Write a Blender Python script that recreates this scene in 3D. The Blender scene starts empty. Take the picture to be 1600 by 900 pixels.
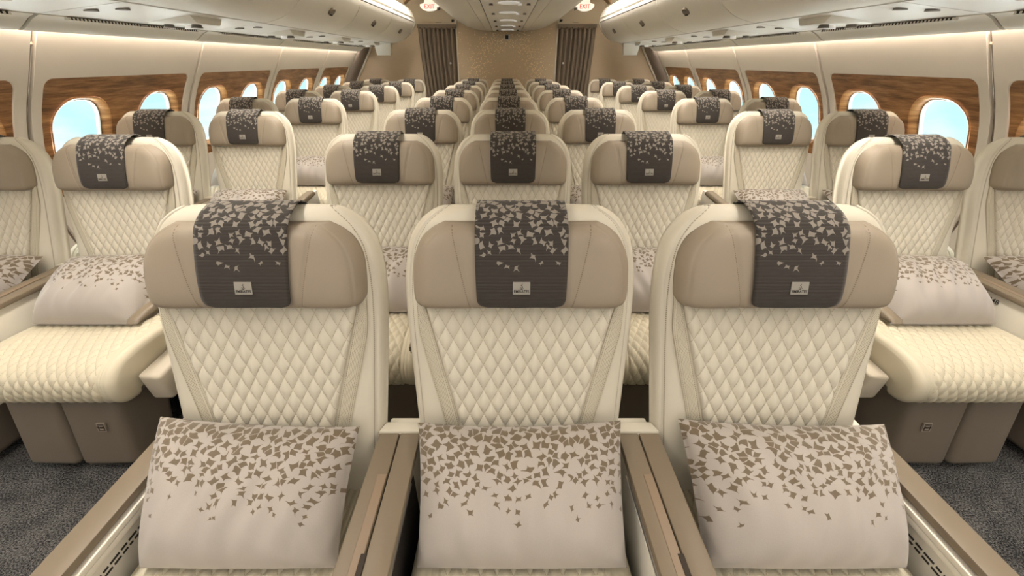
import bpy, bmesh, math, random
from mathutils import Vector
from mathutils.geometry import delaunay_2d_cdt

random.seed(7)
sc = bpy.context.scene
COL = sc.collection
PI = math.pi
R = math.radians
CX = 0.035            # cabin centre line
CAMZ = 1.42

# ------------------------------------------------------------------ camera
cam_d = bpy.data.cameras.new('camera')
cam_d.sensor_width = 36.0
cam_d.lens = 625.0 / 1600.0 * 36.0
cam_d.shift_x = 11.0 / 1600.0
cam_d.clip_start = 0.02
cam = bpy.data.objects.new('camera', cam_d)
cam.location = (0, 0, CAMZ)
cam.rotation_euler = (R(90 - 29.6), 0, 0)
COL.objects.link(cam)
sc.camera = cam

# ------------------------------------------------------------------ colour management
sc.view_settings.view_transform = 'Standard'
sc.view_settings.look = 'None'
sc.view_settings.gamma = 1.0
sc.view_settings.use_curve_mapping = False
sc.view_settings.exposure = 0.0

# ------------------------------------------------------------------ world : bright sky with thin cloud
W = bpy.data.worlds.new('sky')
sc.world = W
W.use_nodes = True
nt = W.node_tree
nt.nodes.clear()
wo = nt.nodes.new('ShaderNodeOutputWorld')
bg = nt.nodes.new('ShaderNodeBackground')
tc = nt.nodes.new('ShaderNodeTexCoord')
mp = nt.nodes.new('ShaderNodeMapping')
mp.inputs['Scale'].default_value = (3, 3, 9)
ns = nt.nodes.new('ShaderNodeTexNoise')
ns.inputs['Scale'].default_value = 1.6
ns.inputs['Detail'].default_value = 5
rp = nt.nodes.new('ShaderNodeValToRGB')
rp.color_ramp.elements[0].position = 0.42
rp.color_ramp.elements[0].color = (0.60, 0.93, 0.97, 1)
rp.color_ramp.elements[1].position = 0.62
rp.color_ramp.elements[1].color = (0.95, 1.0, 1.0, 1)
nt.links.new(tc.outputs['Generated'], mp.inputs['Vector'])
nt.links.new(mp.outputs[0], ns.inputs['Vector'])
nt.links.new(ns.outputs['Fac'], rp.inputs['Fac'])
nt.links.new(rp.outputs[0], bg.inputs['Color'])
bg.inputs['Strength'].default_value = 1.25
nt.links.new(bg.outputs[0], wo.inputs['Surface'])


def area_light(name, loc, sx, sy, power, color, rot=(0, 0, 0), spread=None):
    d = bpy.data.lights.new(name, 'AREA')
    d.shape = 'RECTANGLE'
    d.size = sx
    d.size_y = sy
    d.energy = power
    d.color = color
    if spread:
        d.spread = spread
    o = bpy.data.objects.new(name, d)
    o.location = loc
    o.rotation_euler = rot
    COL.objects.link(o)
    return o


WARM = (1.0, 0.93, 0.835)
NEUT = (1.0, 0.975, 0.945)
# cove lamps over the two aisles
area_light('aisle_lamp', (CX - 1.28, 3.7, 2.50), 0.20, 7.6, 106, WARM, spread=R(145))
area_light('aisle_lamp', (CX + 1.28, 3.7, 2.50), 0.20, 7.6, 106, WARM, spread=R(145))
# unseen fill light added over the open area before the first row
area_light('overhead_fill', (CX, -0.9, 2.40), 4.2, 1.7, 30, NEUT)
# added fill light behind the viewpoint, brightening seat fronts and bin undersides
area_light('rear_fill', (CX, -2.2, 1.15), 5.2, 1.8, 26, NEUT, rot=(R(90), 0, 0))
# daylight from the sky on both sides, falling in through the windows
for s in (-1, 1):
    area_light('daylight', (CX + s * 4.6, 4.5, 3.1), 2.6, 12.0, 950, (0.93, 0.98, 1.0), rot=(0, s * R(52), 0))
    # unseen fill light added below the windows to brighten the bin undersides
    area_light('cloud_glow', (CX + s * 4.9, 4.5, -1.6), 2.6, 12.0, 1700, (1.0, 0.98, 0.95), rot=(0, s * R(130), 0))
# sidewall cove lamps behind the valances
for s in (-1, 1):
    area_light('sidewall_lamp', (CX + s * 2.565, 3.3, 1.605), 0.045, 9.6, 62, (1.0, 0.84, 0.70),
               rot=(0, -s * R(8), 0))


# ------------------------------------------------------------------ materials
def lin(c):
    c = c / 255.0
    return c / 12.92 if c <= 0.04045 else ((c + 0.055) / 1.055) ** 2.4


def rgb(r, g, b):
    return (lin(r), lin(g), lin(b), 1.0)


class NB:
    """tiny node builder"""
    def __init__(self, name):
        self.m = bpy.data.materials.new(name)
        self.m.use_nodes = True
        self.t = self.m.node_tree
        self.b = self.t.nodes['Principled BSDF']

    def n(self, kind, **kw):
        o = self.t.nodes.new(kind)
        for k, v in kw.items():
            setattr(o, k, v)
        return o

    def link(self, a, b):
        self.t.links.new(a, b)

    def put(self, sock, v):
        if isinstance(v, bpy.types.NodeSocket):
            self.link(v, sock)
        else:
            sock.default_value = v

    def math(self, op, a, b=None, c=None):
        o = self.n('ShaderNodeMath', operation=op)
        self.put(o.inputs[0], a)
        if b is not None:
            self.put(o.inputs[1], b)
        if c is not None:
            self.put(o.inputs[2], c)
        return o.outputs[0]

    def mix(self, f, a, b):
        o = self.n('ShaderNodeMix', data_type='RGBA')
        self.put(o.inputs[0], f)
        self.put(o.inputs[6], a)
        self.put(o.inputs[7], b)
        return o.outputs[2]

    def noise(self, vec, scale, detail=3, rough=0.5):
        o = self.n('ShaderNodeTexNoise')
        o.inputs['Scale'].default_value = scale
        o.inputs['Detail'].default_value = detail
        o.inputs['Roughness'].default_value = rough
        if vec is not None:
            self.link(vec, o.inputs['Vector'])
        return o.outputs['Fac']

    def obj(self):
        return self.n('ShaderNodeTexCoord').outputs['Object']

    def uv(self):
        return self.n('ShaderNodeTexCoord').outputs['UV']

    def mapping(self, vec, scale):
        o = self.n('ShaderNodeMapping')
        o.inputs['Scale'].default_value = scale
        self.link(vec, o.inputs['Vector'])
        return o.outputs[0]

    def bump(self, h, strength, dist):
        o = self.n('ShaderNodeBump')
        o.inputs['Strength'].default_value = strength
        o.inputs['Distance'].default_value = dist
        self.link(h, o.inputs['Height'])
        self.link(o.outputs[0], self.b.inputs['Normal'])

    def base(self, col, rough=0.5, spec=0.5, metal=0.0):
        self.put(self.b.inputs['Base Color'], col)
        self.b.inputs['Roughness'].default_value = rough
        self.b.inputs['Specular IOR Level'].default_value = spec
        self.b.inputs['Metallic'].default_value = metal


def leather(name, col, var=0.06, rough=0.48, spec=0.35, bump=0.25, scale=420):
    k = NB(name)
    v = k.obj()
    f = k.noise(v, 5, 3)
    c2 = tuple(x * (1 - var * 2) for x in col[:3]) + (1,)
    k.base(k.mix(f, col, c2), rough, spec)
    k.bump(k.noise(v, scale, 2), bump, 0.0008)
    return k


def plain(name, col, rough=0.5, spec=0.4, metal=0.0, nscale=0, nb=0.1):
    k = NB(name)
    f = k.noise(k.obj(), 6, 3)
    c2 = tuple(x * 0.95 for x in col[:3]) + (1,)
    k.base(k.mix(f, col, c2), rough, spec, metal)
    if nscale:
        k.bump(k.noise(k.obj(), nscale, 2), nb, 0.001)
    return k.m


CREAM = rgb(208, 201, 184)
m_cream = leather('cream_leather', CREAM).m
m_tan = None
m_cushion = leather('cream_seat_leather', rgb(206, 197, 174)).m


def mk_headrest_mat():
    k = leather('taupe_headrest_leather', rgb(152, 139, 122), rough=0.5)
    # stitched seams follow x = +-(a + b*v); uv holds x (m) and v (0..1)
    s = k.n('ShaderNodeSeparateXYZ')
    k.link(k.uv(), s.inputs[0])
    ax = k.math('ABSOLUTE', s.outputs[0])
    line = k.math('ADD', k.math('MULTIPLY', s.outputs[1], 0.040), 0.106)
    d = k.math('ABSOLUTE', k.math('SUBTRACT', k.math('SUBTRACT', ax, line), 0.0030))
    near = k.math('LESS_THAN', d, 0.0010)
    dash = k.math('GREATER_THAN', k.math('FRACT', k.math('MULTIPLY', s.outputs[1], 42.0)), 0.35)
    st = k.math('MULTIPLY', near, dash)
    old = k.b.inputs['Base Color'].links[0].from_socket
    k.link(k.mix(st, old, rgb(120, 104, 86)), k.b.inputs['Base Color'])
    return k.m


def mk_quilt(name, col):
    """leather with diamond thread lines darkened to paint in groove shade; uv = (x, s) in metres, u > 5 where there is no quilting"""
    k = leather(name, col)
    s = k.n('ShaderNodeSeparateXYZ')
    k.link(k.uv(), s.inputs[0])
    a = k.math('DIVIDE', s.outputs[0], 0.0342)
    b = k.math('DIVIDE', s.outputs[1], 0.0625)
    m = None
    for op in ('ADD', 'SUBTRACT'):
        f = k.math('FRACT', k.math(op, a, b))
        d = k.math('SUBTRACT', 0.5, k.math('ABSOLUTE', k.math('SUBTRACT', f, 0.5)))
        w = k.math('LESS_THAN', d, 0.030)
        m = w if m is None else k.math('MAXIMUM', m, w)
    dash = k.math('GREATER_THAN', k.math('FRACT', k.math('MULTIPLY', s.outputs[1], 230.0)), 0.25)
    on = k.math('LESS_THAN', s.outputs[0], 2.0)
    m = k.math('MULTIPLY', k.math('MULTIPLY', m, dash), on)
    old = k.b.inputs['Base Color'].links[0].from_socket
    k.link(k.mix(k.math('MULTIPLY', m, 0.6), old, rgb(150, 136, 108)), k.b.inputs['Base Color'])  # darker thread colour also stands in for shade in the quilt grooves
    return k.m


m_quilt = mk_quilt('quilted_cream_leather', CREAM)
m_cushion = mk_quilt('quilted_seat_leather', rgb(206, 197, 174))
m_tan = mk_headrest_mat()


def mk_band_mat():
    """perforated leather band with a stitch line along both edges; uv = metres across / along"""
    k = leather('perforated_cream_band', rgb(198, 190, 170))
    uv = k.uv()
    s = k.n('ShaderNodeSeparateXYZ')
    k.link(uv, s.inputs[0])
    u, v = s.outputs[0], s.outputs[1]
    # perforations
    fx = k.math('SUBTRACT', k.math('FRACT', k.math('MULTIPLY', u, 300)), 0.5)
    row = k.math('MULTIPLY', k.math('FLOOR', k.math('MULTIPLY', u, 300)), 0.5)
    fy = k.math('SUBTRACT', k.math('FRACT', k.math('ADD', k.math('MULTIPLY', v, 300), row)), 0.5)
    r2 = k.math('ADD', k.math('MULTIPLY', fx, fx), k.math('MULTIPLY', fy, fy))
    hole = k.math('LESS_THAN', r2, 0.055)
    mid = k.math('LESS_THAN', k.math('ABSOLUTE', k.math('SUBTRACT', u, 0.0165)), 0.0105)
    hole = k.math('MULTIPLY', hole, mid)
    e1 = k.math('LESS_THAN', k.math('ABSOLUTE', k.math('SUBTRACT', k.math('ABSOLUTE', k.math('SUBTRACT', u, 0.0165)), 0.0130)), 0.0009)
    dash = k.math('GREATER_THAN', k.math('FRACT', k.math('MULTIPLY', v, 210.0)), 0.35)
    st = k.math('MULTIPLY', e1, dash)
    old = k.b.inputs['Base Color'].links[0].from_socket
    c = k.mix(k.math('MULTIPLY', hole, 0.9), old, rgb(92, 80, 60))
    c = k.mix(k.math('MULTIPLY', st, 0.7), c, rgb(110, 96, 74))
    k.link(c, k.b.inputs['Base Color'])
    return k.m


m_band = mk_band_mat()


def mk_shell():
    k = leather('cream_backrest_leather', CREAM)
    s = k.n('ShaderNodeSeparateXYZ')
    k.link(k.uv(), s.inputs[0])
    d = k.math('ABSOLUTE', k.math('SUBTRACT', k.math('ABSOLUTE', s.outputs[0]), 0.914))
    st = k.math('MULTIPLY', k.math('LESS_THAN', d, 0.0035), k.math('GREATER_THAN', k.math('FRACT', k.math('MULTIPLY', s.outputs[1], 170.0)), 0.3))
    old = k.b.inputs['Base Color'].links[0].from_socket
    k.link(k.mix(k.math('MULTIPLY', st, 0.7), old, rgb(112, 100, 80)), k.b.inputs['Base Color'])
    return k.m


m_shell = mk_shell()


def flakes(k, scale, vstart, vfull, gap=0.07):
    """astroid-like flakes in Voronoi cells, dense at the top (uv in metres, v from the bottom)"""
    uv = k.uv()
    vor = k.n('ShaderNodeTexVoronoi', feature='F1', voronoi_dimensions='2D')
    vor.inputs['Scale'].default_value = scale
    vor.inputs['Randomness'].default_value = 0.85
    k.link(uv, vor.inputs['Vector'])
    ed = k.n('ShaderNodeTexVoronoi', feature='DISTANCE_TO_EDGE', voronoi_dimensions='2D')
    ed.inputs['Scale'].default_value = scale
    ed.inputs['Randomness'].default_value = 0.85
    k.link(uv, ed.inputs['Vector'])
    sc_ = k.n('ShaderNodeVectorMath', operation='SCALE')
    k.link(uv, sc_.inputs[0])
    sc_.inputs['Scale'].default_value = 1.0
    dl = k.n('ShaderNodeVectorMath', operation='SUBTRACT')
    k.link(uv, dl.inputs[0])
    k.link(vor.outputs['Position'], dl.inputs[1])
    s = k.n('ShaderNodeSeparateXYZ')
    k.link(dl.outputs[0], s.inputs[0])
    c = k.n('ShaderNodeSeparateColor')
    k.link(vor.outputs['Color'], c.inputs[0])
    ang = k.math('MULTIPLY', c.outputs[0], 6.283)
    cs, sn = k.math('COSINE', ang), k.math('SINE', ang)
    wb = k.n('ShaderNodeTexNoise')
    wb.inputs['Scale'].default_value = scale * 0.75
    wb.inputs['Detail'].default_value = 1
    k.link(uv, wb.inputs['Vector'])
    wc = k.n('ShaderNodeSeparateColor')
    k.link(wb.outputs['Color'], wc.inputs[0])
    dx = k.math('ADD', k.math('MULTIPLY', s.outputs[0], scale), k.math('MULTIPLY', k.math('SUBTRACT', wc.outputs[0], 0.5), 1.1))
    dy = k.math('ADD', k.math('MULTIPLY', s.outputs[1], scale), k.math('MULTIPLY', k.math('SUBTRACT', wc.outputs[1], 0.5), 1.1))
    rx = k.math('ADD', k.math('MULTIPLY', dx, cs), k.math('MULTIPLY', dy, sn))
    ry = k.math('SUBTRACT', k.math('MULTIPLY', dy, cs), k.math('MULTIPLY', dx, sn))
    ex = k.math('POWER', k.math('ADD', k.math('ABSOLUTE', rx), 1e-4), 0.56)
    ey = k.math('POWER', k.math('MULTIPLY', k.math('ADD', k.math('ABSOLUTE', ry), 1e-4), k.math('ADD', k.math('MULTIPLY', c.outputs[1], 0.8), 0.75)), 0.56)
    val = k.math('ADD', ex, ey)
    # size by the height of the cell centre
    ps = k.n('ShaderNodeSeparateXYZ')
    k.link(vor.outputs['Position'], ps.inputs[0])
    t = k.n('ShaderNodeMapRange')
    t.inputs['From Min'].default_value = vstart
    t.inputs['From Max'].default_value = vfull
    t.inputs['To Min'].default_value = 0.0
    t.inputs['To Max'].default_value = 1.0
    k.link(ps.outputs[1], t.inputs['Value'])
    tv = t.outputs[0]
    rad = k.math('ADD', k.math('MULTIPLY', tv, 0.36), k.math('ADD', k.math('MULTIPLY', c.outputs[1], 0.26), 0.50))
    inside = k.math('LESS_THAN', val, rad)
    on = k.math('GREATER_THAN', ps.outputs[1], k.math('ADD', k.math('MULTIPLY', c.outputs[2], (vfull - vstart) * 0.42), vstart))
    edge = k.math('GREATER_THAN', ed.outputs['Distance'], gap)
    return k.math('MULTIPLY', k.math('MULTIPLY', inside, on), edge)


def mk_towel():
    k = NB('charcoal_woven_cover')
    fl = flakes(k, 52, 0.070, 0.27, 0.03)
    s = k.n('ShaderNodeSeparateXYZ')
    k.link(k.uv(), s.inputs[0])
    wv = k.math('FRACT', k.math('MULTIPLY', s.outputs[1], 330))
    line = k.math('GREATER_THAN', wv, 0.5)
    nz = k.noise(k.mapping(k.uv(), (40, 900, 1)), 1.0, 2)
    dark = k.mix(k.math('MULTIPLY', line, nz), rgb(52, 47, 43), rgb(84, 80, 76))
    k.base(k.mix(fl, dark, rgb(136, 129, 120)), 0.85, 0.15)
    k.b.inputs['Sheen Weight'].default_value = 0.15
    k.bump(wv, 0.35, 0.0006)
    return k.m


def mk_pillow():
    k = NB('patterned_pillow_fabric')
    fl = flakes(k, 46, 0.095, 0.30, 0.03)
    v = k.uv()
    nz = k.noise(k.mapping(v, (500, 700, 1)), 1.0, 2)
    base = k.mix(nz, rgb(174, 166, 158), rgb(160, 152, 145))
    k.base(k.mix(fl, base, rgb(106, 92, 73)), 0.55, 0.3)
    k.b.inputs['Sheen Weight'].default_value = 0.3
    k.bump(k.noise(k.mapping(v, (420, 420, 1)), 1.0, 2), 0.3, 0.0006)
    return k.m


m_towel = mk_towel()
m_pillow = mk_pillow()
m_label = plain('grey_woven_label', rgb(150, 145, 136), 0.8)
m_print = plain('dark_print', rgb(48, 44, 40), 0.8)
m_brown = leather('brown_leg_rest_leather', rgb(108, 98, 86), rough=0.5, scale=300).m
m_browndark = plain('dark_brown_seam', rgb(52, 42, 34), 0.7)
m_tanplas = plain('tan_armrest_plastic', rgb(126, 113, 95), 0.45, 0.4, 0, 700, 0.05)
m_lid = plain('rosy_tray_lid', rgb(138, 119, 99), 0.4, 0.4)
m_creamplas = plain('cream_plastic', rgb(222, 216, 202), 0.42)
m_shroud = plain('shroud_beige_plastic', rgb(188, 178, 160), 0.45)
m_whiteplas = plain('white_plastic', rgb(226, 222, 212), 0.4)
m_silver = plain('silver_trim', rgb(190, 188, 184), 0.3, 0.5, 0.8)
m_black = plain('black_metal', rgb(22, 21, 22), 0.5)
m_dark = plain('dark_recess', rgb(40, 34, 30), 0.7)
m_wall = plain('sidewall_cream', rgb(230, 223, 212), 0.5, 0.3, 0, 260, 0.08)
m_seam = plain('sidewall_seam_grey', rgb(142, 130, 118), 0.6)
m_frame = plain('grey_frame_lining', rgb(160, 148, 138), 0.75, 0.2, 0, 500, 0.3)
m_bin = plain('bin_cream', rgb(238, 234, 226), 0.42, 0.35, 0, 330, 0.18)
m_psu = plain('service_panel_cream', rgb(240, 238, 234), 0.4)
m_nozzle = plain('grey_nozzle', rgb(128, 122, 114), 0.35, 0.5, 0.4)
m_latch = plain('bronze_latch', rgb(122, 112, 100), 0.3, 0.5, 0.7)
m_fascia = plain('fascia_cream', rgb(222, 208, 184), 0.5)
m_arch = plain('bronze_arch', rgb(176, 142, 104), 0.5)


def mk_wood():
    k = NB('walnut_inlay')
    v = k.obj()
    w = k.mapping(v, (1.0, 1.15, 9.0))
    n1 = k.noise(w, 3.4, 6, 0.62)
    n2 = k.noise(k.mapping(v, (2, 3.0, 90.0)), 1.6, 4, 0.6)
    f = k.math('ADD', k.math('MULTIPLY', n1, 0.75), k.math('MULTIPLY', n2, 0.35))
    r = k.n('ShaderNodeValToRGB')
    e = r.color_ramp.elements
    e[0].position, e[0].color = 0.34, rgb(84, 52, 26)
    e[1].position, e[1].color = 0.74, rgb(206, 160, 108)
    a = e.new(0.48); a.color = rgb(138, 94, 54)
    a = e.new(0.60); a.color = rgb(172, 124, 78)
    k.link(f, r.inputs[0])
    k.base(r.outputs[0], 0.32, 0.5)
    return k.m


m_wood = mk_wood()


def mk_carpet():
    k = NB('charcoal_heather_carpet')
    v = k.obj()
    n1 = k.noise(v, 190, 3, 0.75)
    n2 = k.noise(v, 9, 3)
    r = k.n('ShaderNodeValToRGB')
    e = r.color_ramp.elements
    e[0].position, e[0].color = 0.42, rgb(20, 20, 23)
    e[1].position, e[1].color = 0.68, rgb(128, 125, 122)
    k.link(k.math('ADD', n1, k.math('MULTIPLY', k.math('SUBTRACT', n2, 0.5), 0.2)), r.inputs[0])
    k.base(r.outputs[0], 0.95, 0.1)
    k.bump(n1, 0.8, 0.004)
    return k.m


m_carpet = mk_carpet()


def mk_bulk(name, sparkle):
    k = NB(name)
    v = k.obj()
    n = k.noise(k.mapping(v, (3, 3, 60)), 3, 4)
    base = k.mix(n, rgb(204, 184, 157), rgb(188, 169, 143))
    if sparkle:
        s = k.n('ShaderNodeSeparateXYZ')
        k.link(v, s.inputs[0])
        vor = k.n('ShaderNodeTexVoronoi', feature='F1')
        vor.inputs['Scale'].default_value = 46
        k.link(v, vor.inputs['Vector'])
        spot = k.math('LESS_THAN', vor.outputs['Distance'], 0.33)
        dx = k.math('DIVIDE', k.math('SUBTRACT', s.outputs[0], CX), 0.60)
        dz = k.math('DIVIDE', k.math('SUBTRACT', s.outputs[2], 1.22), 0.62)
        rr = k.math('SQRT', k.math('ADD', k.math('MULTIPLY', dx, dx), k.math('MULTIPLY', dz, dz)))
        ring = k.math('SUBTRACT', 1.0, k.math('MINIMUM', k.math('MULTIPLY', k.math('ABSOLUTE', k.math('SUBTRACT', rr, 0.9)), 2.6), 1.0))
        c = k.n('ShaderNodeSeparateColor')
        k.link(vor.outputs['Color'], c.inputs[0])
        on = k.math('LESS_THAN', c.outputs[0], k.math('ADD', k.math('MULTIPLY', ring, 0.85), 0.08))
        base = k.mix(k.math('MULTIPLY', spot, on), base, rgb(246, 222, 176))
    k.base(base, 0.6, 0.3)
    return k.m


m_bulk = mk_bulk('taupe_bulkhead', False)
m_bulks = mk_bulk('gold_flecked_bulkhead', True)


def mk_curtain():
    k = NB('taupe_curtain_fabric')
    k.base(k.mix(k.noise(k.mapping(k.obj(), (200, 200, 30)), 1, 2), rgb(140, 127, 110), rgb(122, 110, 97)), 0.8, 0.15)
    return k.m


m_curtain = mk_curtain()


def mk_glass():
    m = bpy.data.materials.new('window_glass')
    m.use_nodes = True
    t = m.node_tree
    t.nodes.clear()
    o = t.nodes.new('ShaderNodeOutputMaterial')
    mx = t.nodes.new('ShaderNodeMixShader')
    tr = t.nodes.new('ShaderNodeBsdfTransparent')
    tr.inputs[0].default_value = (0.93, 0.98, 0.98, 1)
    gl = t.nodes.new('ShaderNodeBsdfGlossy')
    gl.inputs['Roughness'].default_value = 0.05
    mx.inputs[0].default_value = 0.03
    t.links.new(tr.outputs[0], mx.inputs[1])
    t.links.new(gl.outputs[0], mx.inputs[2])
    t.links.new(mx.outputs[0], o.inputs[0])
    return m


m_glass = mk_glass()


def emit(name, col, s):
    m = bpy.data.materials.new(name)
    m.use_nodes = True
    b = m.node_tree.nodes['Principled BSDF']
    b.inputs['Base Color'].default_value = col
    b.inputs['Emission Color'].default_value = col
    b.inputs['Emission Strength'].default_value = s
    return m


m_lens = emit('reading_light_lens', (0.9, 0.88, 0.84, 1), 0.25)
m_sign = emit('lit_sign_white', (1.0, 0.96, 0.9, 1), 0.25)
m_signred = emit('lit_sign_red', rgb(226, 60, 60), 0.5)


# ------------------------------------------------------------------ mesh helpers
def mesh(name, verts, faces, mats, uvs=None, smooth=True, fmat=None):
    me = bpy.data.meshes.new(name)
    me.from_pydata([tuple(v) for v in verts], [], faces)
    if not isinstance(mats, (list, tuple)):
        mats = [mats]
    for m in mats:
        me.materials.append(m)
    if fmat:
        me.polygons.foreach_set('material_index', fmat)
    if smooth:
        me.polygons.foreach_set('use_smooth', [True] * len(me.polygons))
    if uvs is not None:
        l = me.uv_layers.new(name='UVMap')
        for lp in me.loops:
            l.data[lp.index].uv = uvs[lp.vertex_index]
    me.update()
    return me


def fix(me, angle=None):
    bm = bmesh.new()
    bm.from_mesh(me)
    bmesh.ops.remove_doubles(bm, verts=bm.verts, dist=1e-6)
    bmesh.ops.recalc_face_normals(bm, faces=bm.faces)
    bm.to_mesh(me)
    bm.free()
    if angle:
        me.set_sharp_from_angle(angle=R(angle))
    return me


def obj(name, me, parent=None, loc=None):
    o = bpy.data.objects.new(name, me)
    COL.objects.link(o)
    if parent:
        o.parent = parent
    if loc:
        o.location = loc
    return o


def empty(name, loc=(0, 0, 0), label=None, cat=None, group=None, kind=None):
    o = bpy.data.objects.new(name, None)
    o.empty_display_size = 0.1
    o.location = loc
    COL.objects.link(o)
    return tag(o, label, cat, group, kind)


def tag(o, label=None, cat=None, group=None, kind=None):
    if label: o['label'] = label
    if cat: o['category'] = cat
    if group: o['group'] = group
    if kind: o['kind'] = kind
    return o


def copy_tree(o, parent=None):
    c = o.copy()
    COL.objects.link(c)
    c.parent = parent
    for ch in list(o.children):
        copy_tree(ch, c)
    return c


def hexa(name, pts, mat, bev=0.01, seg=2, sm=True):
    """pts: 8 corners, bottom 4 (ccw) then top 4"""
    bm = bmesh.new()
    v = [bm.verts.new(p) for p in pts]
    for f in ((3, 2, 1, 0), (4, 5, 6, 7), (0, 1, 5, 4), (1, 2, 6, 5), (2, 3, 7, 6), (3, 0, 4, 7)):
        bm.faces.new([v[i] for i in f])
    bmesh.ops.recalc_face_normals(bm, faces=bm.faces)
    if bev:
        bmesh.ops.bevel(bm, geom=list(bm.edges), offset=bev, segments=seg, profile=0.5, affect='EDGES', clamp_overlap=True)
    me = bpy.data.meshes.new(name)
    bm.to_mesh(me)
    bm.free()
    me.materials.append(mat)
    if sm:
        me.polygons.foreach_set('use_smooth', [True] * len(me.polygons))
        me.set_sharp_from_angle(angle=R(40))
    return me


def box(name, x0, x1, y0, y1, z0, z1, mat, bev=0.005, seg=2):
    return hexa(name, [(x0, y0, z0), (x1, y0, z0), (x1, y1, z0), (x0, y1, z0),
                       (x0, y0, z1), (x1, y0, z1), (x1, y1, z1), (x0, y1, z1)], mat, bev, seg)


def slab(name, nu, nv, F, B, mat, uvf=None, us=None, vs=None):
    """closed two-sheet mesh; F,B : (u,v) -> point with u in [-1,1], v in [0,1]"""
    us = us or [-1 + 2 * i / nu for i in range(nu + 1)]
    vs = vs or [j / nv for j in range(nv + 1)]
    nu, nv = len(us) - 1, len(vs) - 1
    V, UV, Fc = [], [], []
    for j in vs:
        for i in us:
            V.append(F(i, j)); UV.append(uvf(i, j) if uvf else (i, j))
    off = len(V)
    for j in vs:
        for i in us:
            V.append(B(i, j)); UV.append(uvf(i, j) if uvf else (i, j))
    n = nu + 1
    for j in range(nv):
        for i in range(nu):
            a = j * n + i
            Fc.append((a, a + 1, a + n + 1, a + n))
            Fc.append((off + a, off + a + n, off + a + n + 1, off + a + 1))
    for i in range(nu):
        Fc.append((off + i, off + i + 1, i + 1, i))
        a = nv * n + i
        Fc.append((a, a + 1, off + a + 1, off + a))
    for j in range(nv):
        a = j * n
        Fc.append((a, a + n, off + a + n, off + a))
        a = j * n + nu
        Fc.append((off + a, off + a + n, a + n, a))
    me = mesh(name, V, Fc, mat, UV)
    bm = bmesh.new()
    bm.from_mesh(me)
    bmesh.ops.recalc_face_normals(bm, faces=bm.faces)
    bm.to_mesh(me)
    bm.free()
    return me


def edgy(n, k=1.6):
    """n+1 samples in [-1,1], clustered towards the ends"""
    out = []
    for i in range(n + 1):
        t = -1 + 2 * i / n
        out.append(0.45 * t + 0.55 * math.sin(t * PI / 2))
    return out


def interp(x, xs, ys):
    if x <= xs[0]: return ys[0]
    for i in range(len(xs) - 1):
        if x <= xs[i + 1]:
            t = (x - xs[i]) / (xs[i + 1] - xs[i])
            # catmull-rom
            p0 = ys[max(i - 1, 0)]; p1 = ys[i]; p2 = ys[i + 1]; p3 = ys[min(i + 2, len(ys) - 1)]
            x0 = xs[max(i - 1, 0)]; x1 = xs[i]; x2 = xs[i + 1]; x3 = xs[min(i + 2, len(xs) - 1)]
            m1 = (p2 - p0) / (x2 - x0) * (x2 - x1)
            m2 = (p3 - p1) / (x3 - x1) * (x2 - x1)
            t2, t3 = t * t, t * t * t
            return (2 * t3 - 3 * t2 + 1) * p1 + (t3 - 2 * t2 + t) * m1 + (-2 * t3 + 3 * t2) * p2 + (t3 - t2) * m2
    return ys[-1]


def smooth_path(pts, n):
    """resample polyline (list of 2-tuples) with catmull through arclength"""
    d = [0]
    for a, b in zip(pts, pts[1:]):
        d.append(d[-1] + math.hypot(b[0] - a[0], b[1] - a[1]))
    out = []
    for i in range(n + 1):
        s = d[-1] * i / n
        out.append((interp(s, d, [p[0] for p in pts]), interp(s, d, [p[1] for p in pts]), s))
    return out


def extrude_profile(name, prof, y0, y1, mat, thick=0.012, closed=False, ny=1, cap=True, smooth=True, inward=1):
    """open profile [(x,z)] swept along y, given a thickness on its left normal"""
    n = len(prof)
    nor = []
    for i in range(n):
        a = prof[max(i - 1, 0)]; b = prof[min(i + 1, n - 1)]
        dx, dz = b[0] - a[0], b[1] - a[1]
        l = math.hypot(dx, dz) or 1
        nor.append((-dz / l * inward, dx / l * inward))
    V, Fc = [], []
    ys = [y0 + (y1 - y0) * j / ny for j in range(ny + 1)]
    for y in ys:
        for p in prof: V.append((p[0], y, p[1]))
        for p, q in zip(prof, nor): V.append((p[0] + q[0] * thick, y, p[1] + q[1] * thick))
    m = 2 * n
    for j in range(ny):
        for i in range(n - 1):
            a = j * m + i
            Fc.append((a, a + 1, a + m + 1, a + m))
            b = a + n
            Fc.append((b, b + m, b + m + 1, b + 1))
        a = j * m
        Fc.append((a, a + m, a + m + n, a + n))
        a = j * m + n - 1
        Fc.append((a, a + n, a + m + n, a + m))
    for j in (0, ny):
        for i in range(n - 1):
            a = j * m + i
            Fc.append((a, a + 1, a + n + 1, a + n))
    me = mesh(name, V, Fc, mat, smooth=smooth)
    fix(me, 35)
    return me


def prism(name, poly, y0, y1, mat, smooth=True):
    n = len(poly)
    V = [(p[0], y0, p[1]) for p in poly] + [(p[0], y1, p[1]) for p in poly]
    Fc = [tuple(range(n)), tuple(reversed(range(n, 2 * n)))]
    for i in range(n):
        k = (i + 1) % n
        Fc.append((i, k, n + k, n + i))
    me = mesh(name, V, Fc, mat, smooth=smooth)
    fix(me, 35)
    return me


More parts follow.
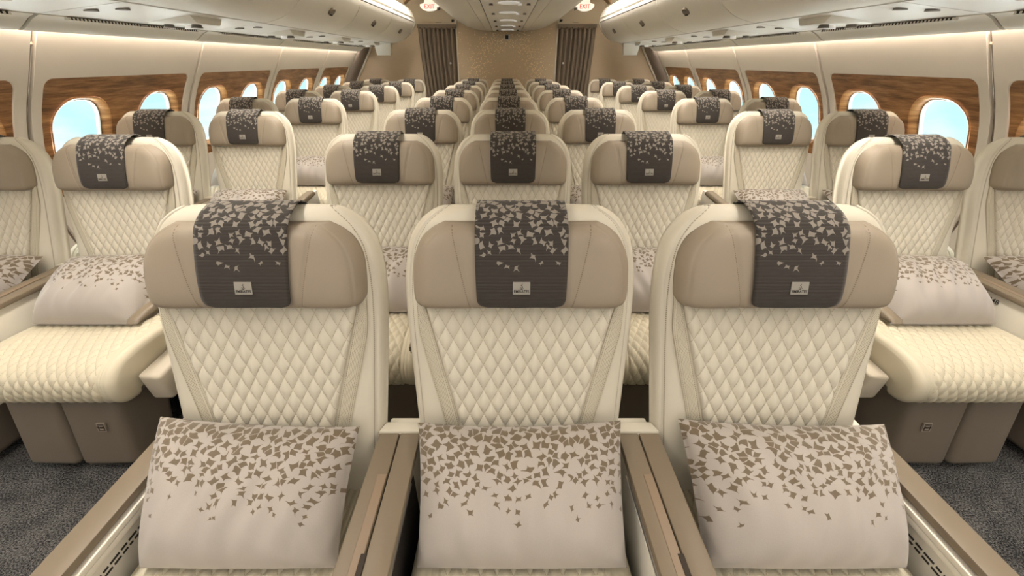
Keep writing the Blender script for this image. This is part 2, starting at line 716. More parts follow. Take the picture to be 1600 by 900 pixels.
def cyl(name, c, r, h, mat, axis='Z', n=20, r2=None, sx=1, sy=1):
    bm = bmesh.new()
    bmesh.ops.create_cone(bm, cap_ends=True, segments=n, radius1=r, radius2=r if r2 is None else r2, depth=h)
    for v in bm.verts:
        v.co.x *= sx; v.co.y *= sy
        if axis == 'Y': v.co = Vector((v.co.x, v.co.z, v.co.y))
        elif axis == 'X': v.co = Vector((v.co.z, v.co.y, v.co.x))
        v.co += Vector(c)
    bmesh.ops.recalc_face_normals(bm, faces=bm.faces)
    me = bpy.data.meshes.new(name)
    bm.to_mesh(me); bm.free()
    me.materials.append(mat)
    me.polygons.foreach_set('use_smooth', [True] * len(me.polygons))
    me.set_sharp_from_angle(angle=R(40))
    return me


def text_mesh(txt, size, mat, M=None, extrude=0.0004, bold=0.0):
    cu = bpy.data.curves.new('lettering', 'FONT')
    cu.body = txt
    cu.size = size
    cu.extrude = extrude
    cu.offset = bold
    cu.align_x = 'CENTER'
    cu.align_y = 'CENTER'
    cu.resolution_u = 3
    o = bpy.data.objects.new('lettering', cu)
    COL.objects.link(o)
    dg = bpy.context.evaluated_depsgraph_get()
    me = bpy.data.meshes.new_from_object(o.evaluated_get(dg))
    bpy.data.objects.remove(o)
    bpy.data.curves.remove(cu)
    me.name = 'lettering'
    me.materials.clear()
    me.materials.append(mat)
    if M:
        for v in me.vertices:
            v.co = M(v.co)
    return me


def join(name, parts):
    """join several meshes into one mesh with their materials"""
    V, Fc, fm, mats = [], [], [], []
    for me in parts:
        off = len(V)
        V += [v.co.copy() for v in me.vertices]
        idx = []
        for m in me.materials:
            if m not in mats: mats.append(m)
            idx.append(mats.index(m))
        for p in me.polygons:
            Fc.append(tuple(off + i for i in p.vertices))
            fm.append(idx[p.material_index])
    me = mesh(name, V, Fc, mats, smooth=False, fmat=fm)
    return me


def rrect(cx, cz, hw, hh, r, n=6):
    pts = []
    for qx, qz, a0 in ((1, 1, 0), (-1, 1, 90), (-1, -1, 180), (1, -1, 270)):
        for i in range(n + 1):
            a = R(a0 + 90 * i / n)
            pts.append((cx + qx * (hw - r) + r * math.cos(a), cz + qz * (hh - r) + r * math.sin(a)))
    return pts


def inpoly(p, poly):
    x, y = p
    c = False
    j = len(poly) - 1
    for i in range(len(poly)):
        xi, yi = poly[i]; xj, yj = poly[j]
        if (yi > y) != (yj > y) and x < (xj - xi) * (y - yi) / (yj - yi) + xi:
            c = not c
        j = i
    return c


def patch(outer, holes, step, mapf, thick_dir=None):
    """triangulated flat patch with holes, mapped to 3D; returns verts, faces, boundary loops (index lists)"""
    pts, edges, loops = [], [], []
    for lp in [outer] + holes:
        o = len(pts)
        pts += [Vector(p) for p in lp]
        edges += [(o + i, o + (i + 1) % len(lp)) for i in range(len(lp))]
        loops.append((o, len(lp)))
    x0 = min(p[0] for p in outer); x1 = max(p[0] for p in outer)
    z0 = min(p[1] for p in outer); z1 = max(p[1] for p in outer)
    nx = max(1, int((x1 - x0) / (step * 3))); nz = max(1, int((z1 - z0) / step))
    for i in range(1, nx):
        for j in range(1, nz):
            p = (x0 + (x1 - x0) * i / nx, z0 + (z1 - z0) * j / nz)
            if inpoly(p, outer) and not any(inpoly(p, h) for h in holes):
                pts.append(Vector(p))
    # rows for curved vertical edges are already in the outer loop when it is subdivided
    v2, e2, f2, _, _, _ = delaunay_2d_cdt(pts, edges, [], 0, 1e-6)
    faces = []
    for f in f2:
        c = (sum(v2[i][0] for i in f) / len(f), sum(v2[i][1] for i in f) / len(f))
        if inpoly(c, outer) and not any(inpoly(c, h) for h in holes):
            faces.append(tuple(f))
    return [mapf(p[0], p[1]) for p in v2], faces


def subdiv(loop, step):
    out = []
    for i, a in enumerate(loop):
        b = loop[(i + 1) % len(loop)]
        n = max(1, int(math.hypot(b[0] - a[0], b[1] - a[1]) / step))
        for k in range(n):
            out.append((a[0] + (b[0] - a[0]) * k / n, a[1] + (b[1] - a[1]) * k / n))
    return out


# ================================================================== CABIN SHELL
Y0, YW, YB = -2.3, 8.10, 8.55       # rear end, end of window panels, front bulkhead


def hx(z):
    """half width of the side wall at height z"""
    return interp(z, [0, 0.5, 0.8, 1.02, 1.18, 1.33, 1.56, 1.66], [2.95, 3.05, 3.02, 2.94, 2.855, 2.755, 2.605, 2.53])


def wallpt(side, y, z, off=0.0):
    e = 0.01
    dx = (hx(z + e) - hx(z - e)) / (2 * e)
    l = math.hypot(1, dx)
    return (CX + side * (hx(z) + off / l), y, z - off * dx / l)


floor = obj('floor', box('floor', CX - 3.1, CX + 3.1, Y0 - 0.1, YB + 0.6, -0.06, 0.0, m_carpet, 0))
tag(floor, kind='structure')

# upper hull lining / ceiling
cp = [(-2.66, 1.50), (-2.72, 1.9), (-2.3, 2.36), (-1.8, 2.52), (-1.0, 2.56), (0, 2.58), (1.0, 2.56), (1.8, 2.52), (2.3, 2.36), (2.72, 1.9), (2.66, 1.50)]
sp = [(CX + a, b) for a, b, _ in smooth_path(cp, 40)]
ceil = obj('ceiling', extrude_profile('ceiling', sp, Y0, YB + 0.3, m_fascia, 0.03, inward=1))
tag(ceil, kind='structure')

PANEL0, PITCH = 2.59, 1.41
for side, nm in ((-1, 'left'), (1, 'right')):
    wall = empty('wall_' + nm, (0, 0, 0), kind='structure')
    lower = []
    k0 = -4
    for k in range(k0, 4):
        ya = PANEL0 + PITCH * k
        yb = ya + PITCH
        last = k == 3
        if last: yb = YW
        # --- cream panel with rounded opening
        outer = subdiv([(ya + 0.016, 0.03), (yb - 0.016, 0.03), (yb - 0.016, 1.655), (ya + 0.016, 1.655)], 0.09)
        wy0, wy1 = ya + 0.075, yb - 0.085
        wood = rrect((wy0 + wy1) / 2, 0.965, (wy1 - wy0) / 2, 0.362, 0.05, 5)
        wood = subdiv(wood, 0.09)
        V, Fc = patch(outer, [wood], 0.09, lambda a, b: wallpt(side, a, b))
        me = mesh('wall_panel', V, Fc, m_wall)
        # turn the edges back : rims
        bm = bmesh.new(); bm.from_mesh(me)
        ed = [e for e in bm.edges if e.is_boundary]
        r = bmesh.ops.extrude_edge_only(bm, edges=ed)
        for v in [g for g in r['geom'] if isinstance(g, bmesh.types.BMVert)]:
            v.co.x += side * 0.025
        bmesh.ops.recalc_face_normals(bm, faces=bm.faces)
        bm.to_mesh(me); bm.free()
        me.set_sharp_from_angle(angle=R(35))
        pn = obj('wall_panel', me, wall)
        # --- wood inlay with two window openings
        wins = []
        cs = [ya + 0.36, ya + 1.055]
        if last: cs = [ya + 0.34, ya + 0.98]
        for c in cs:
            wins.append(subdiv(rrect(c, 0.938, 0.222, 0.268, 0.17, 8), 0.09))
        wout = subdiv(rrect((wy0 + wy1) / 2, 0.965, (wy1 - wy0) / 2 + 0.012, 0.374, 0.05, 5), 0.09)
        V, Fc = patch(wout, wins, 0.07, lambda a, b: wallpt(side, a, b, 0.010))
        me = mesh('wood_inlay', V, Fc, m_wood)
        fix(me)
        inlay = obj('wood_inlay', me, pn)
        # --- funnels, bezels and panes
        for c in cs:
            w = empty('window_%d' % (len([o for o in bpy.data.objects if o.name.startswith('window_')]) + 1), (0, 0, 0), kind='structure')
            rings = [
                (0.226, 0.272, 0.172, -0.004, 0), (0.222, 0.268, 0.17, -0.010, 0), (0.212, 0.258, 0.165, -0.004, 0),
                (0.200, 0.246, 0.155, 0.020, 0), (0.188, 0.236, 0.148, 0.034, 0), (0.184, 0.232, 0.145, 0.040, 0)]
            def loft(rings, mat, name, parent):
                V, Fc = [], []
                n = None
                for (a, b, rr, off, _) in rings:
                    lp = rrect(c, 0.938, a, b, rr, 10)
                    n = len(lp)
                    V += [wallpt(side, p[0], p[1], off + 0.010) for p in lp]
                for j in range(len(rings) - 1):
                    for i in range(n):
                        q = (i + 1) % n
                        Fc.append((j * n + i, j * n + q, (j + 1) * n + q, (j + 1) * n + i))
                me = mesh(name, V, Fc, mat)
                fix(me, 50)
                return obj(name, me, parent)
            loft(rings, m_wood, 'window_surround', w)
            loft([(0.184, 0.232, 0.145, 0.039, 0), (0.181, 0.229, 0.142, 0.034, 0), (0.175, 0.223, 0.136, 0.040, 0), (0.172, 0.219, 0.132, 0.056, 0)],
                 m_whiteplas, 'window_frame', w)
            lp = rrect(c, 0.938, 0.174, 0.221, 0.134, 10)
            V = [wallpt(side, p[0], p[1], 0.056) for p in lp] + [wallpt(side, p[0], p[1], 0.060) for p in lp]
            n = len(lp)
            Fc = [tuple(range(n)), tuple(reversed(range(n, 2 * n)))] + [(i, (i + 1) % n, n + (i + 1) % n, n + i) for i in range(n)]
            me = mesh('pane', V, Fc, m_glass, smooth=False); fix(me)
            obj('pane', me, w)
            # light-tight sleeve between lining and hull skin
        # --- seam strip behind the joint
        zs = [0.03 + 1.63 * i / 16 for i in range(17)]
        V, Fc = [], []
        for z in zs:
            V.append(wallpt(side, yb - 0.03, z, 0.022)); V.append(wallpt(side, yb + 0.03, z, 0.022))
        for i in range(16):
            Fc.append((2 * i, 2 * i + 1, 2 * i + 3, 2 * i + 2))
        me = mesh('seam_strip', V, Fc, m_seam); fix(me)
        obj('seam_strip', me, wall)
    # rear part of the wall behind the camera is plain
    # grey frame lining between last panel and bulkhead
    V, Fc = [], []
    ys = [YW - 0.01, YW + 0.04, YW + 0.30, YB + 0.02]
    offs = [0.02, -0.03, -0.05, -0.05]
    zs = [1.70 * i / 20 for i in range(21)]
    for z in zs:
        for y, o_ in zip(ys, offs): V.append(wallpt(side, y, z, o_))
    for i in range(20):
        for j in range(3):
            a = i * 4 + j
            Fc.append((a, a + 1, a + 5, a + 4))
    me = mesh('frame_lining', V, Fc, m_frame); fix(me)
    obj('frame_lining', me, wall)
    # light trim line along hull at the bulkhead
    V, Fc = [], []
    zs = [1.75 * i / 24 for i in range(25)]
    for z in zs:
        p = wallpt(side, YB - 0.03, z, -0.055); q = wallpt(side, YB - 0.03, z, -0.085)
        for (xx, yy, zz) in (p, q): V.append((xx, YB - 0.05, zz)); V.append((xx, YB + 0.0, zz))
    for i in range(24):
        a = i * 4
        for (b, c_) in ((0, 1), (1, 3), (3, 2), (2, 0)):
            Fc.append((a + b, a + c_, a + 4 + c_, a + 4 + b))
    me = mesh('edge_trim', V, Fc, m_creamplas); fix(me, 40)
    obj('edge_trim', me, wall)

# end walls
wb = obj('wall_back', box('wall_back', CX - 3.1, CX + 3.1, Y0 - 0.06, Y0, 0, 2.62, m_fascia, 0))
tag(wb, kind='structure')
wf = obj('wall_front', box('wall_front', CX - 0.905, CX + 0.895, YB - 0.02, YB + 0.25, 0, 2.30, m_bulks, 0.004))
tag(wf, kind='structure')
for s in (-1, 1):
    e = obj('edge_strip', box('edge_strip', CX + s * 0.905 - 0.010, CX + s * 0.905 + 0.010, YB - 0.035, YB + 0.25, 0, 2.12, m_creamplas, 0.003), wf)
# outer bulkheads, cut to the hull curve
for s, nm in ((-1, 'left'), (1, 'right')):
    zs = [0.0, 0.5, 0.8, 1.02, 1.18, 1.33, 1.5, 1.66]
    poly = [(CX + s * 1.56, 0.0)] + [(CX + s * (hx(z) - 0.055), z) for z in zs] + [(CX + s * 2.55, 1.85), (CX + s * 1.56, 1.99)]
    w_ = obj('wall_front_' + nm, prism('wall_front', poly, YB, YB + 0.08, m_bulk, False))
    tag(w_, kind='structure')
# fascia over each curtain + plain wall behind everything
tr = obj('wall_front_upper', box('wall_front_upper', CX - 3.05, CX + 3.05, YB + 0.42, YB + 0.5, 0, 2.65, m_bulk, 0))
tag(tr, kind='structure')
for i, s in enumerate((-1, 1)):
    xa, xb = sorted((CX + s * 0.90, CX + s * 1.72))
    t_ = obj('trim_%d' % (i + 1), box('trim', xa, xb, YB - 0.02, YB + 0.06, 1.985, 2.6, m_fascia, 0.004))
    tag(t_, kind='structure')
    # little air grille in the fascia
    obj('grille', box('grille', CX + s * 1.22 - 0.05, CX + s * 1.22 + 0.05, YB - 0.026, YB - 0.015, 2.012, 2.020, m_seam, 0.001), t_)

# bronze arch ring over each aisle near the bulkhead
for i, s in enumerate((-1, 1)):
    pts = [(1.13, 2.20), (1.2, 2.285), (1.32, 2.335), (1.45, 2.345), (1.6, 2.31), (1.70, 2.24)]
    sp_ = smooth_path(pts, 20)
    V, Fc = [], []
    for (a, b, _) in sp_:
        V += [(CX + s * a, YB - 0.55, b), (CX + s * a, YB - 0.55, b + 0.30), (CX + s * a, YB - 0.35, b), (CX + s * a, YB - 0.35, b + 0.30)]
    for j in range(20):
        a = j * 4
        for (b, c_) in ((0, 1), (1, 3), (3, 2), (2, 0)):
            Fc.append((a + b, a + c_, a + 4 + c_, a + 4 + b))
    me = mesh('arch', V, Fc, m_arch); fix(me, 40)
    o = obj('trim_%d' % (i + 3), me); tag(o, kind='structure')

# ================================================================== OVERHEAD : side bins, service panels, valances
side_names = {-1: 'left', 1: 'right'}
bin_edges = [-2.2, -0.9, 0.42, 1.08, 2.41, 3.73, 5.05, 6.40, 7.86]
bin_edges = [-1.56, -0.24, 1.08, 2.41, 3.73, 5.05, 6.40, 7.86]
ordn = ['nearest', 'second', 'third', 'fourth', 'fifth', 'sixth', 'farthest']
door_prof = [(1.912, 1.676), (1.84, 1.690), (1.74, 1.722), (1.65, 1.780), (1.58, 1.850), (1.535, 1.92), (1.522, 1.962)]
top_prof = [(1.522, 1.975), (1.530, 2.03), (1.552, 2.10), (1.60, 2.165), (1.68, 2.205), (1.80, 2.225), (2.0, 2.24)]
val_prof = [(2.372, 1.622), (2.41, 1.607), (2.45, 1.580), (2.485, 1.560), (2.515, 1.556), (2.535, 1.566), (2.540, 1.60)]


def mx(prof, s):
    return [(CX + s * p[0], p[1]) for p in prof]


def dense(prof, n):
    return [(a, b) for a, b, _ in smooth_path(prof, n)]


for s in (-1, 1):
    sn = side_names[s]
    for k in range(len(bin_edges) - 1):
        ya, yb = bin_edges[k], bin_edges[k + 1]
        g = 0.006
        last = k == len(bin_edges) - 2
        vis = k - 1
        if k < 2:
            lab = 'cream overhead bin above the %s windows, %s' % (sn, ('hindmost behind the first row', 'beside the first row')[k])
        else:
            lab = 'cream overhead bin above the %s windows, %s from the camera' % (sn, ['first', 'second', 'third', 'fourth', 'last one, by the bulkhead, fifth'][k - 2])
        b = empty('overhead_bin', (CX + s * 1.7, (ya + yb) / 2, 1.70), lab, 'luggage bin', 'overhead bins on the %s side' % sn)
        L = Vector(b.location)

        def loc(me, L=L):
            for v in me.vertices: v.co -= L
            return me
        dp = dense(door_prof, 18)
        obj('door', loc(extrude_profile('door', mx(dp, s), ya + g, yb - g, m_bin, 0.02, inward=-s if s > 0 else 1)), b)
        # housing : closed body behind the door, with the sloping top
        tp = dense(top_prof, 14)
        poly = mx([(p[0] + 0.012, p[1] + 0.012) for p in dp] + tp + [(2.45, 2.1), (2.45, 1.70), (1.93, 1.69)], s)
        obj('housing', loc(prism('housing', poly, ya + 0.001, yb - 0.001, m_bin)), b)
        # thin lip along the upper front edge
        lp = [(1.524, 2.012), (1.518, 2.03), (1.535, 2.055), (1.545, 2.06)]
        obj('rail', loc(extrude_profile('rail', mx(lp, s), ya + 0.05, yb - 0.05, m_creamplas, 0.006, inward=-s)), b)
        # dark strip painted in as the shadow between door and top
        obj('gap_shade', loc(box('gap_shade', CX + s * 1.526 - 0.004, CX + s * 1.526 + 0.004, ya + 0.01, yb - 0.01, 1.962, 1.974, m_dark, 0)), b)
        # latch
        yc = (ya + yb) / 2 + 0.02
        def door_pt(t_, y_, h_, s=s, yc=yc):
            return Vector((CX + s * (1.614 - 0.707 * t_ - 0.707 * h_), yc + y_, 1.812 + 0.707 * t_ - 0.707 * h_))
        me = cyl('latch', (0, 0, 0), 0.060, 0.016, m_latch, 'Z', 26, 0.050, sx=0.66)
        for v in me.vertices:
            v.co = door_pt(v.co.x, v.co.y, v.co.z + 0.006)
        lt = obj('latch', loc(me), b)
        me = box('finger_cup', -0.034, -0.020, -0.030, 0.030, 0.008, 0.018, m_dark, 0.003)
        for v in me.vertices: v.co = door_pt(v.co.x, v.co.y, v.co.z)
        obj('finger_cup', loc(me), lt)
        if last:
            pe = mx([(p[0] - 0.004, p[1] - 0.004) for p in dp] + tp + [(2.45, 2.1), (2.45, 1.66), (1.93, 1.66)], s)
            obj('end_cap', loc(prism('end_cap', pe, yb - 0.001, yb + 0.06, m_creamplas)), b)
        # ---------------- service panel under the bin
        sl = 'service panel with reading lights under the %s bins, %s' % (sn, ['behind the first row', 'beside the first row', 'first from camera', 'second from camera', 'third from camera', 'fourth from camera', 'last by bulkhead'][k])
        p_ = empty('service_panel', (CX + s * 2.14, (ya + yb) / 2, 1.64), sl, 'service panel', 'service panels on the %s side' % sn)
        L2 = Vector(p_.location)

        def loc2(me, L=L2):
            for v in me.vertices: v.co -= L
            return me
        flat = [(2.362, 1.626), (2.2, 1.643), (2.05, 1.659), (1.925, 1.672)]
        obj('panel', loc2(extrude_profile('panel', mx(flat, s), ya + 0.004, yb - 0.004, m_psu, 0.02, inward=-s)), p_)
        # valance with curved ends
        obj('valance', loc2(extrude_profile('valance', mx(dense(val_prof, 14), s), ya + 0.012, yb - 0.012, m_creamplas, 0.012, inward=s)), p_)
        obj('joint', loc2(extrude_profile('joint', mx([(q[0] + 0.004, q[1] + 0.012) for q in dense(val_prof, 14)], s), yb - 0.03, yb + 0.03, m_seam, 0.006, inward=s)), p_)
        # air slots : dark recess with ribs
        parts = []
        n = 44
        ys_, ye_ = ya + 0.16, yb - 0.14
        rec = box('r', CX + s * 2.372 - 0.012, CX + s * 2.372 + 0.012, ys_, ye_, 1.611, 1.624, m_dark, 0)
        grille = obj('air_grille', loc2(rec), p_)
        rb = []
        for i in range(n + 1):
            y = ys_ + (ye_ - ys_) * i / n
            if i == 22: wd = 0.03
            else: wd = 0.0055
            rb.append(box('rib', CX + s * 2.372 - 0.013, CX + s * 2.372 + 0.013, y - wd, y + wd, 1.609, 1.621, m_creamplas, 0))
        rbm = join('rib', rb)
        o = obj('rib', loc2(rbm), grille); o['kind'] = 'stuff'
        # two dots near the joint
        for q, (dx, dy) in enumerate(((2.16, 0.08), (2.05, 0.15))):
            z = 1.626 + (2.362 - dx) * 0.105
            me = cyl('speaker_disc', (CX + s * dx, ya + dy, z - 0.003), 0.034, 0.008, m_nozzle, 'Z', 20, sy=0.8)
            obj('speaker_disc', loc2(me), p_)
        # raised light pod : pale wedge with lamps and air nozzles
        for yq in (ya + 0.66,):
            x0, x1 = sorted((CX + s * 1.98, CX + s * 2.30))
            me = hexa('pod', [(x0, yq - 0.04, 1.625), (x1, yq - 0.04, 1.625), (x1, yq + 0.20, 1.625), (x0, yq + 0.20, 1.625),
                              (x0, yq - 0.10, 1.67), (x1, yq - 0.10, 1.67), (x1, yq + 0.24, 1.67), (x0, yq + 0.24, 1.67)], m_whiteplas, 0.008)
            pod = obj('light_pod', loc2(me), p_)
            for i, dx in enumerate((2.05, 2.14, 2.23)):
                me = cyl('reading_light', (CX + s * dx, yq + 0.05 + 0.07 * (i % 2), 1.616), 0.034, 0.022, m_lens if i == 1 else m_nozzle, 'Z', 18, 0.026)
                obj('reading_light' if i == 1 else 'air_nozzle', loc2(me), pod)
    # white box hanging at the front end of the bins
    xw0, xw1 = sorted((CX + s * 1.93, CX + s * 2.17))
    wbx = empty('display_box', (CX + s * 2.05, 7.78, 1.5), 'white box hanging under the front end of the %s overhead bins' % sn, 'display box')
    me = hexa('housing', [(-0.115, -0.07, 0), (0.115, -0.07, 0), (0.10, 0.07, 0.0), (-0.10, 0.07, 0.0), (-0.14, -0.10, 0.19), (0.14, -0.10, 0.19), (0.12, 0.10, 0.19), (-0.12, 0.10, 0.19)], m_whiteplas, 0.006)
    obj('housing', me, wbx)
    obj('mount', box('mount', -0.08, 0.08, -0.05, 0.05, 0.185, 0.20, m_creamplas, 0.002), wbx)

# ================================================================== CENTRE BINS
c_edges = [0.65, 1.85, 3.05, 4.25, 5.45, 6.65, 7.85, 8.48]
cb_door = [(0.375, 1.888), (0.50, 1.897), (0.62, 1.922), (0.75, 1.968), (0.88, 2.035), (1.00, 2.118), (1.09, 2.20), (1.15, 2.30), (1.17, 2.42)]
cname = ['above the first row', 'above the second row', 'third from the bulkhead', 'at the top edge of view', 'third from the end wall', 'second from the end wall', 'nearest the end wall']
cname = ['over the camera', 'over the first row', 'over the second row', 'over the third row', 'fourth-last before the patterned bulkhead', 'in the middle of view before the patterned bulkhead', 'touching the patterned bulkhead']
for k in range(len(c_edges) - 1):
    ya, yb = c_edges[k], c_edges[k + 1]
    b = empty('overhead_bin', (CX, (ya + yb) / 2, 1.885), 'curved cream centre ceiling bin %s' % cname[k], 'luggage bin', 'centre overhead bins')
    L = Vector(b.location)

    def loc(me, L=L):
        for v in me.vertices: v.co -= L
        return me
    dp = dense(cb_door, 22)
    for s in (-1, 1):
        obj('door', loc(extrude_profile('door', mx(dp, s), ya + 0.004, yb - 0.004, m_bin, 0.02, inward=s)), b)
    poly = [(CX + p[0], p[1] + 0.014) for p in dp] + [(CX + 1.15, 2.55), (CX - 1.15, 2.55)] + [(CX - p[0], p[1] + 0.014) for p in reversed(dp)]
    obj('housing', loc(prism('housing', poly, ya + 0.001, yb - 0.001, m_bin)), b)
    for s in (-1, 1):
        x0, x1 = sorted((CX + s * 0.262, CX + s * 0.368))
        obj('side_strip', loc(box('side_strip', x0, x1, ya + 0.002, yb - 0.002, 1.884, 1.900, m_bin, 0.002)), b)
        x0, x1 = sorted((CX + s * 0.254, CX + s * 0.264))
        obj('seam', loc(box('seam', x0, x1, ya + 0.002, yb - 0.002, 1.889, 1.900, m_dark, 0)), b)
    obj('service_strip', loc(box('service_strip', CX - 0.253, CX + 0.253, ya + 0.002, yb - 0.002, 1.880, 1.900, m_psu, 0.003)), b)
    for yy in [4.42, 5.28, 6.22, 7.15, 8.05, 1.45, 2.45, 3.45]:
        if ya < yy < yb:
            me = cyl('reading_light', (CX, yy, 1.879), 0.105, 0.012, m_lens, 'Z', 28, 0.085, sy=0.8)
            obj('reading_light', loc(me), b)
            for dx in (-0.165, 0.105, 0.185):
                me = cyl('air_nozzle', (CX + dx, yy + 0.10, 1.874), 0.020, 0.016, m_nozzle if dx != 0.105 else m_lens, 'Z', 16, 0.015)
                obj('air_nozzle', loc(me), b)

# ceiling lights seen as bright cove bars above the aisle bins
for s in (-1, 1):
    sn = side_names[s]
    c = empty('cove_light', (CX + s * 2.05, 4.5, 2.275), 'glowing cove light strip above the %s overhead bins' % sn, 'light')
    obj('diffuser', box('diffuser', -0.10, 0.10, -4.6, 3.3, 0.0, 0.03, emit('cove_diffuser', (1.0, 0.94, 0.85, 1), 6.0), 0.006), c)
    obj('tray', box('tray', -0.115, 0.115, -4.65, 3.35, -0.03, 0.0, m_whiteplas, 0.004), c)

# ================================================================== EXIT SIGNS, CAMERA, CURTAINS
for s in (-1, 1):
    sn = side_names[s]
    e = empty('exit_sign', (CX + s * 1.275, 8.02, 2.14), 'white oval EXIT sign with red letters above the %s aisle' % sn, 'sign')
    pts = []
    for i in range(25):
        a = -PI * i / 24
        pts.append((0.155 * math.cos(a) * (1 if abs(math.cos(a)) < 1 else 1), 0.075 + 0.085 * math.sin(a)))
    poly = [(0.155, 0.085)] + pts[1:-1] + [(-0.155, 0.085), (-0.085, 0.10), (-0.07, 0.17), (0.07, 0.17), (0.085, 0.10)]
    obj('sign_body', prism('sign_body', poly, -0.03, 0.03, m_sign), e)
    me = text_mesh('EXIT', 0.085, m_signred, lambda c: Vector((c.x, -0.032 - c.z, c.y + 0.052)), 0.0015, 0.0012)
    obj('lettering', me, e)
    obj('mount', box('mount', -0.03, 0.03, -0.02, 0.02, 0.165, 0.42, m_whiteplas, 0.003), e)
    # small dark wedge brackets on the centre bin flank
    for yy, xx, zz, w_ in ((7.55, 1.045, 2.155, 'nearer'), (8.22, 0.905, 2.05, 'farther')):
        br = hexa('bracket', [(-0.022, -0.03, -0.02), (0.022, -0.03, -0.005), (0.022, 0.03, -0.005), (-0.022, 0.03, -0.02),
                              (-0.022, -0.03, 0.02), (0.022, -0.03, 0.02), (0.022, 0.03, 0.02), (-0.022, 0.03, 0.02)], m_dark, 0.003)
        o = obj('bracket', br, None, (CX + s * (xx + 0.022), yy, zz - 0.035))
        tag(o, 'small dark bracket on the %s flank of the centre bins, the %s of two' % (sn, w_), 'bracket')

cm = empty('wall_camera', (CX - 0.0, YB - 0.02, 1.79), 'small square camera with silver frame high on the patterned bulkhead', 'camera')
obj('housing', box('housing', -0.045, 0.045, -0.02, 0.0, -0.045, 0.045, m_silver, 0.006), cm)
obj('lens', box('lens', -0.029, 0.029, -0.026, -0.018, -0.029, 0.029, m_black, 0.003), cm)

for s in (-1, 1):
    sn = side_names[s]
    c = empty('curtain', (CX + s * 1.235, YB - 0.06, 0.0), 'taupe pleated curtain closing the %s aisle beside the patterned bulkhead' % sn, 'curtain')
    nu, nv = 150, 24
    V, Fc = [], []
    for j in range(nv + 1):
        v = j / nv
        z = 0.02 + 1.90 * v
        for i in range(nu + 1):
            u = i / nu
            # inner edge stays at the bulkhead, outer edge gathers in lower down
            gather = 0.34 * (1 - math.exp(-((1.0 - v) * 1.5) ** 2)) * 0.45
            xin, xout = -0.315, 0.345 - gather
            w = xin + (xout - xin) * u
            amp = 0.045 * (0.8 + 0.25 * math.sin(u * 17 + 1.3))
            ph = u * 8.0 * 2 * PI + 0.5 * math.sin(v * 3 + u * 5)
            y = amp * math.sin(ph) + 0.008 * math.sin(ph * 2.1)
            V.append((s * (w + 0.010 * math.cos(ph)), y, z))
    n = nu + 1
    for j in range(nv):
        for i in range(nu):
            a = j * n + i
            Fc.append((a, a + 1, a + n + 1, a + n))
    me = mesh('drape', V, Fc, m_curtain)
    fix(me)
    d = obj('drape', me, c)
    md = d.modifiers.new('thick', 'SOLIDIFY'); md.thickness = 0.003
    obj('header_band', box('header_band', min(-0.33 * s, 0.36 * s), max(-0.33 * s, 0.36 * s), -0.035, 0.03, 1.925, 1.985, m_curtain, 0.004), c)
    obj('rail', box('rail', min(-0.33 * s, 0.36 * s), max(-0.33 * s, 0.36 * s), -0.02, 0.02, 1.983, 1.995, m_creamplas, 0.003), c)
    for hx_ in (-0.27, -0.17, -0.07, 0.03, 0.13, 0.23, 0.31):
        obj('hook', cyl('hook', (s * hx_, -0.034, 1.93), 0.006, 0.02, m_black, 'Z', 8), c)
    obj('fastener', cyl('fastener', (s * (-0.20), -0.055, 1.38), 0.018, 0.012, m_silver, 'Y', 14), c)

# ================================================================== SEAT
def yb_(z):            # front plane of the reclined back
    return -0.022 - 0.333 * (1.14 - z)


def wshell(z):
    return interp(z, [0.30, 0.42, 0.58, 0.72, 0.94, 1.05, 1.10, 1.125, 1.14], [0.235, 0.238, 0.250, 0.260, 0.272, 0.260, 0.232, 0.200, 0.165])


def shell_T(z):
    return interp(z, [0.30, 0.9, 1.05, 1.14], [0.10, 0.115, 0.105, 0.075])


ZB, ZT = 0.34, 1.135


def edgeE(u, v, n=10, m=40):
    return (max(0.0, 1 - abs(u) ** n) ** 0.5) * (max(0.0, 1 - abs(2 * v - 1) ** m) ** 0.5)


def shell_F(u, v):
    z = ZB + (ZT - ZB) * v
    T = shell_T(z) / 2
    E = edgeE(u, v)
    y = yb_(z) + T - T * E
    # soft groove just inside the outer edge
    y += 0.006 * math.exp(-((abs(u) - 0.93) / 0.010) ** 2)
    return (u * wshell(z), y, z)


def shell_B(u, v):
    z = ZB + (ZT - ZB) * v
    T = shell_T(z) / 2
    return (u * wshell(z), yb_(z) + T + T * edgeE(u, v, 6, 30), z)


vs_ = sorted(set([round(i / 40, 4) for i in range(41)] + [0.965, 0.98, 0.988, 0.994, 0.998]))
SEATM = {}
SEATM['shell'] = slab('backrest', 90, 40, shell_F, shell_B, m_shell, us=edgy(90), vs=vs_)

QW, QH = 0.0342, 0.0625


def quilt(x, s, H=0.0080):
    a = x / QW + s / QH
    b = x / QW - s / QH
    q = abs(math.sin(PI * a)) * abs(math.sin(PI * b))
    return H * (q ** 0.40)


QZ0, QZ1 = 0.43, 0.955


def wq(z):
    return interp(z, [0.43, 0.642, 0.80, 0.955], [0.105, 0.140, 0.180, 0.222])


def q_F(u, v):
    z = QZ0 + (QZ1 - QZ0) * v
    x = u * wq(z)
    e = min(1.0, (1 - abs(u)) * wq(z) / 0.008)
    e2 = min(1.0, (1 - abs(2 * v - 1)) * 20)
    return (x, yb_(z) - 0.002 - (0.003 + quilt(x, z * 1.054)) * max(0, e) ** 0.5 * e2, z)


def q_B(u, v):
    z = QZ0 + (QZ1 - QZ0) * v
    return (u * wq(z), yb_(z) + 0.006, z)


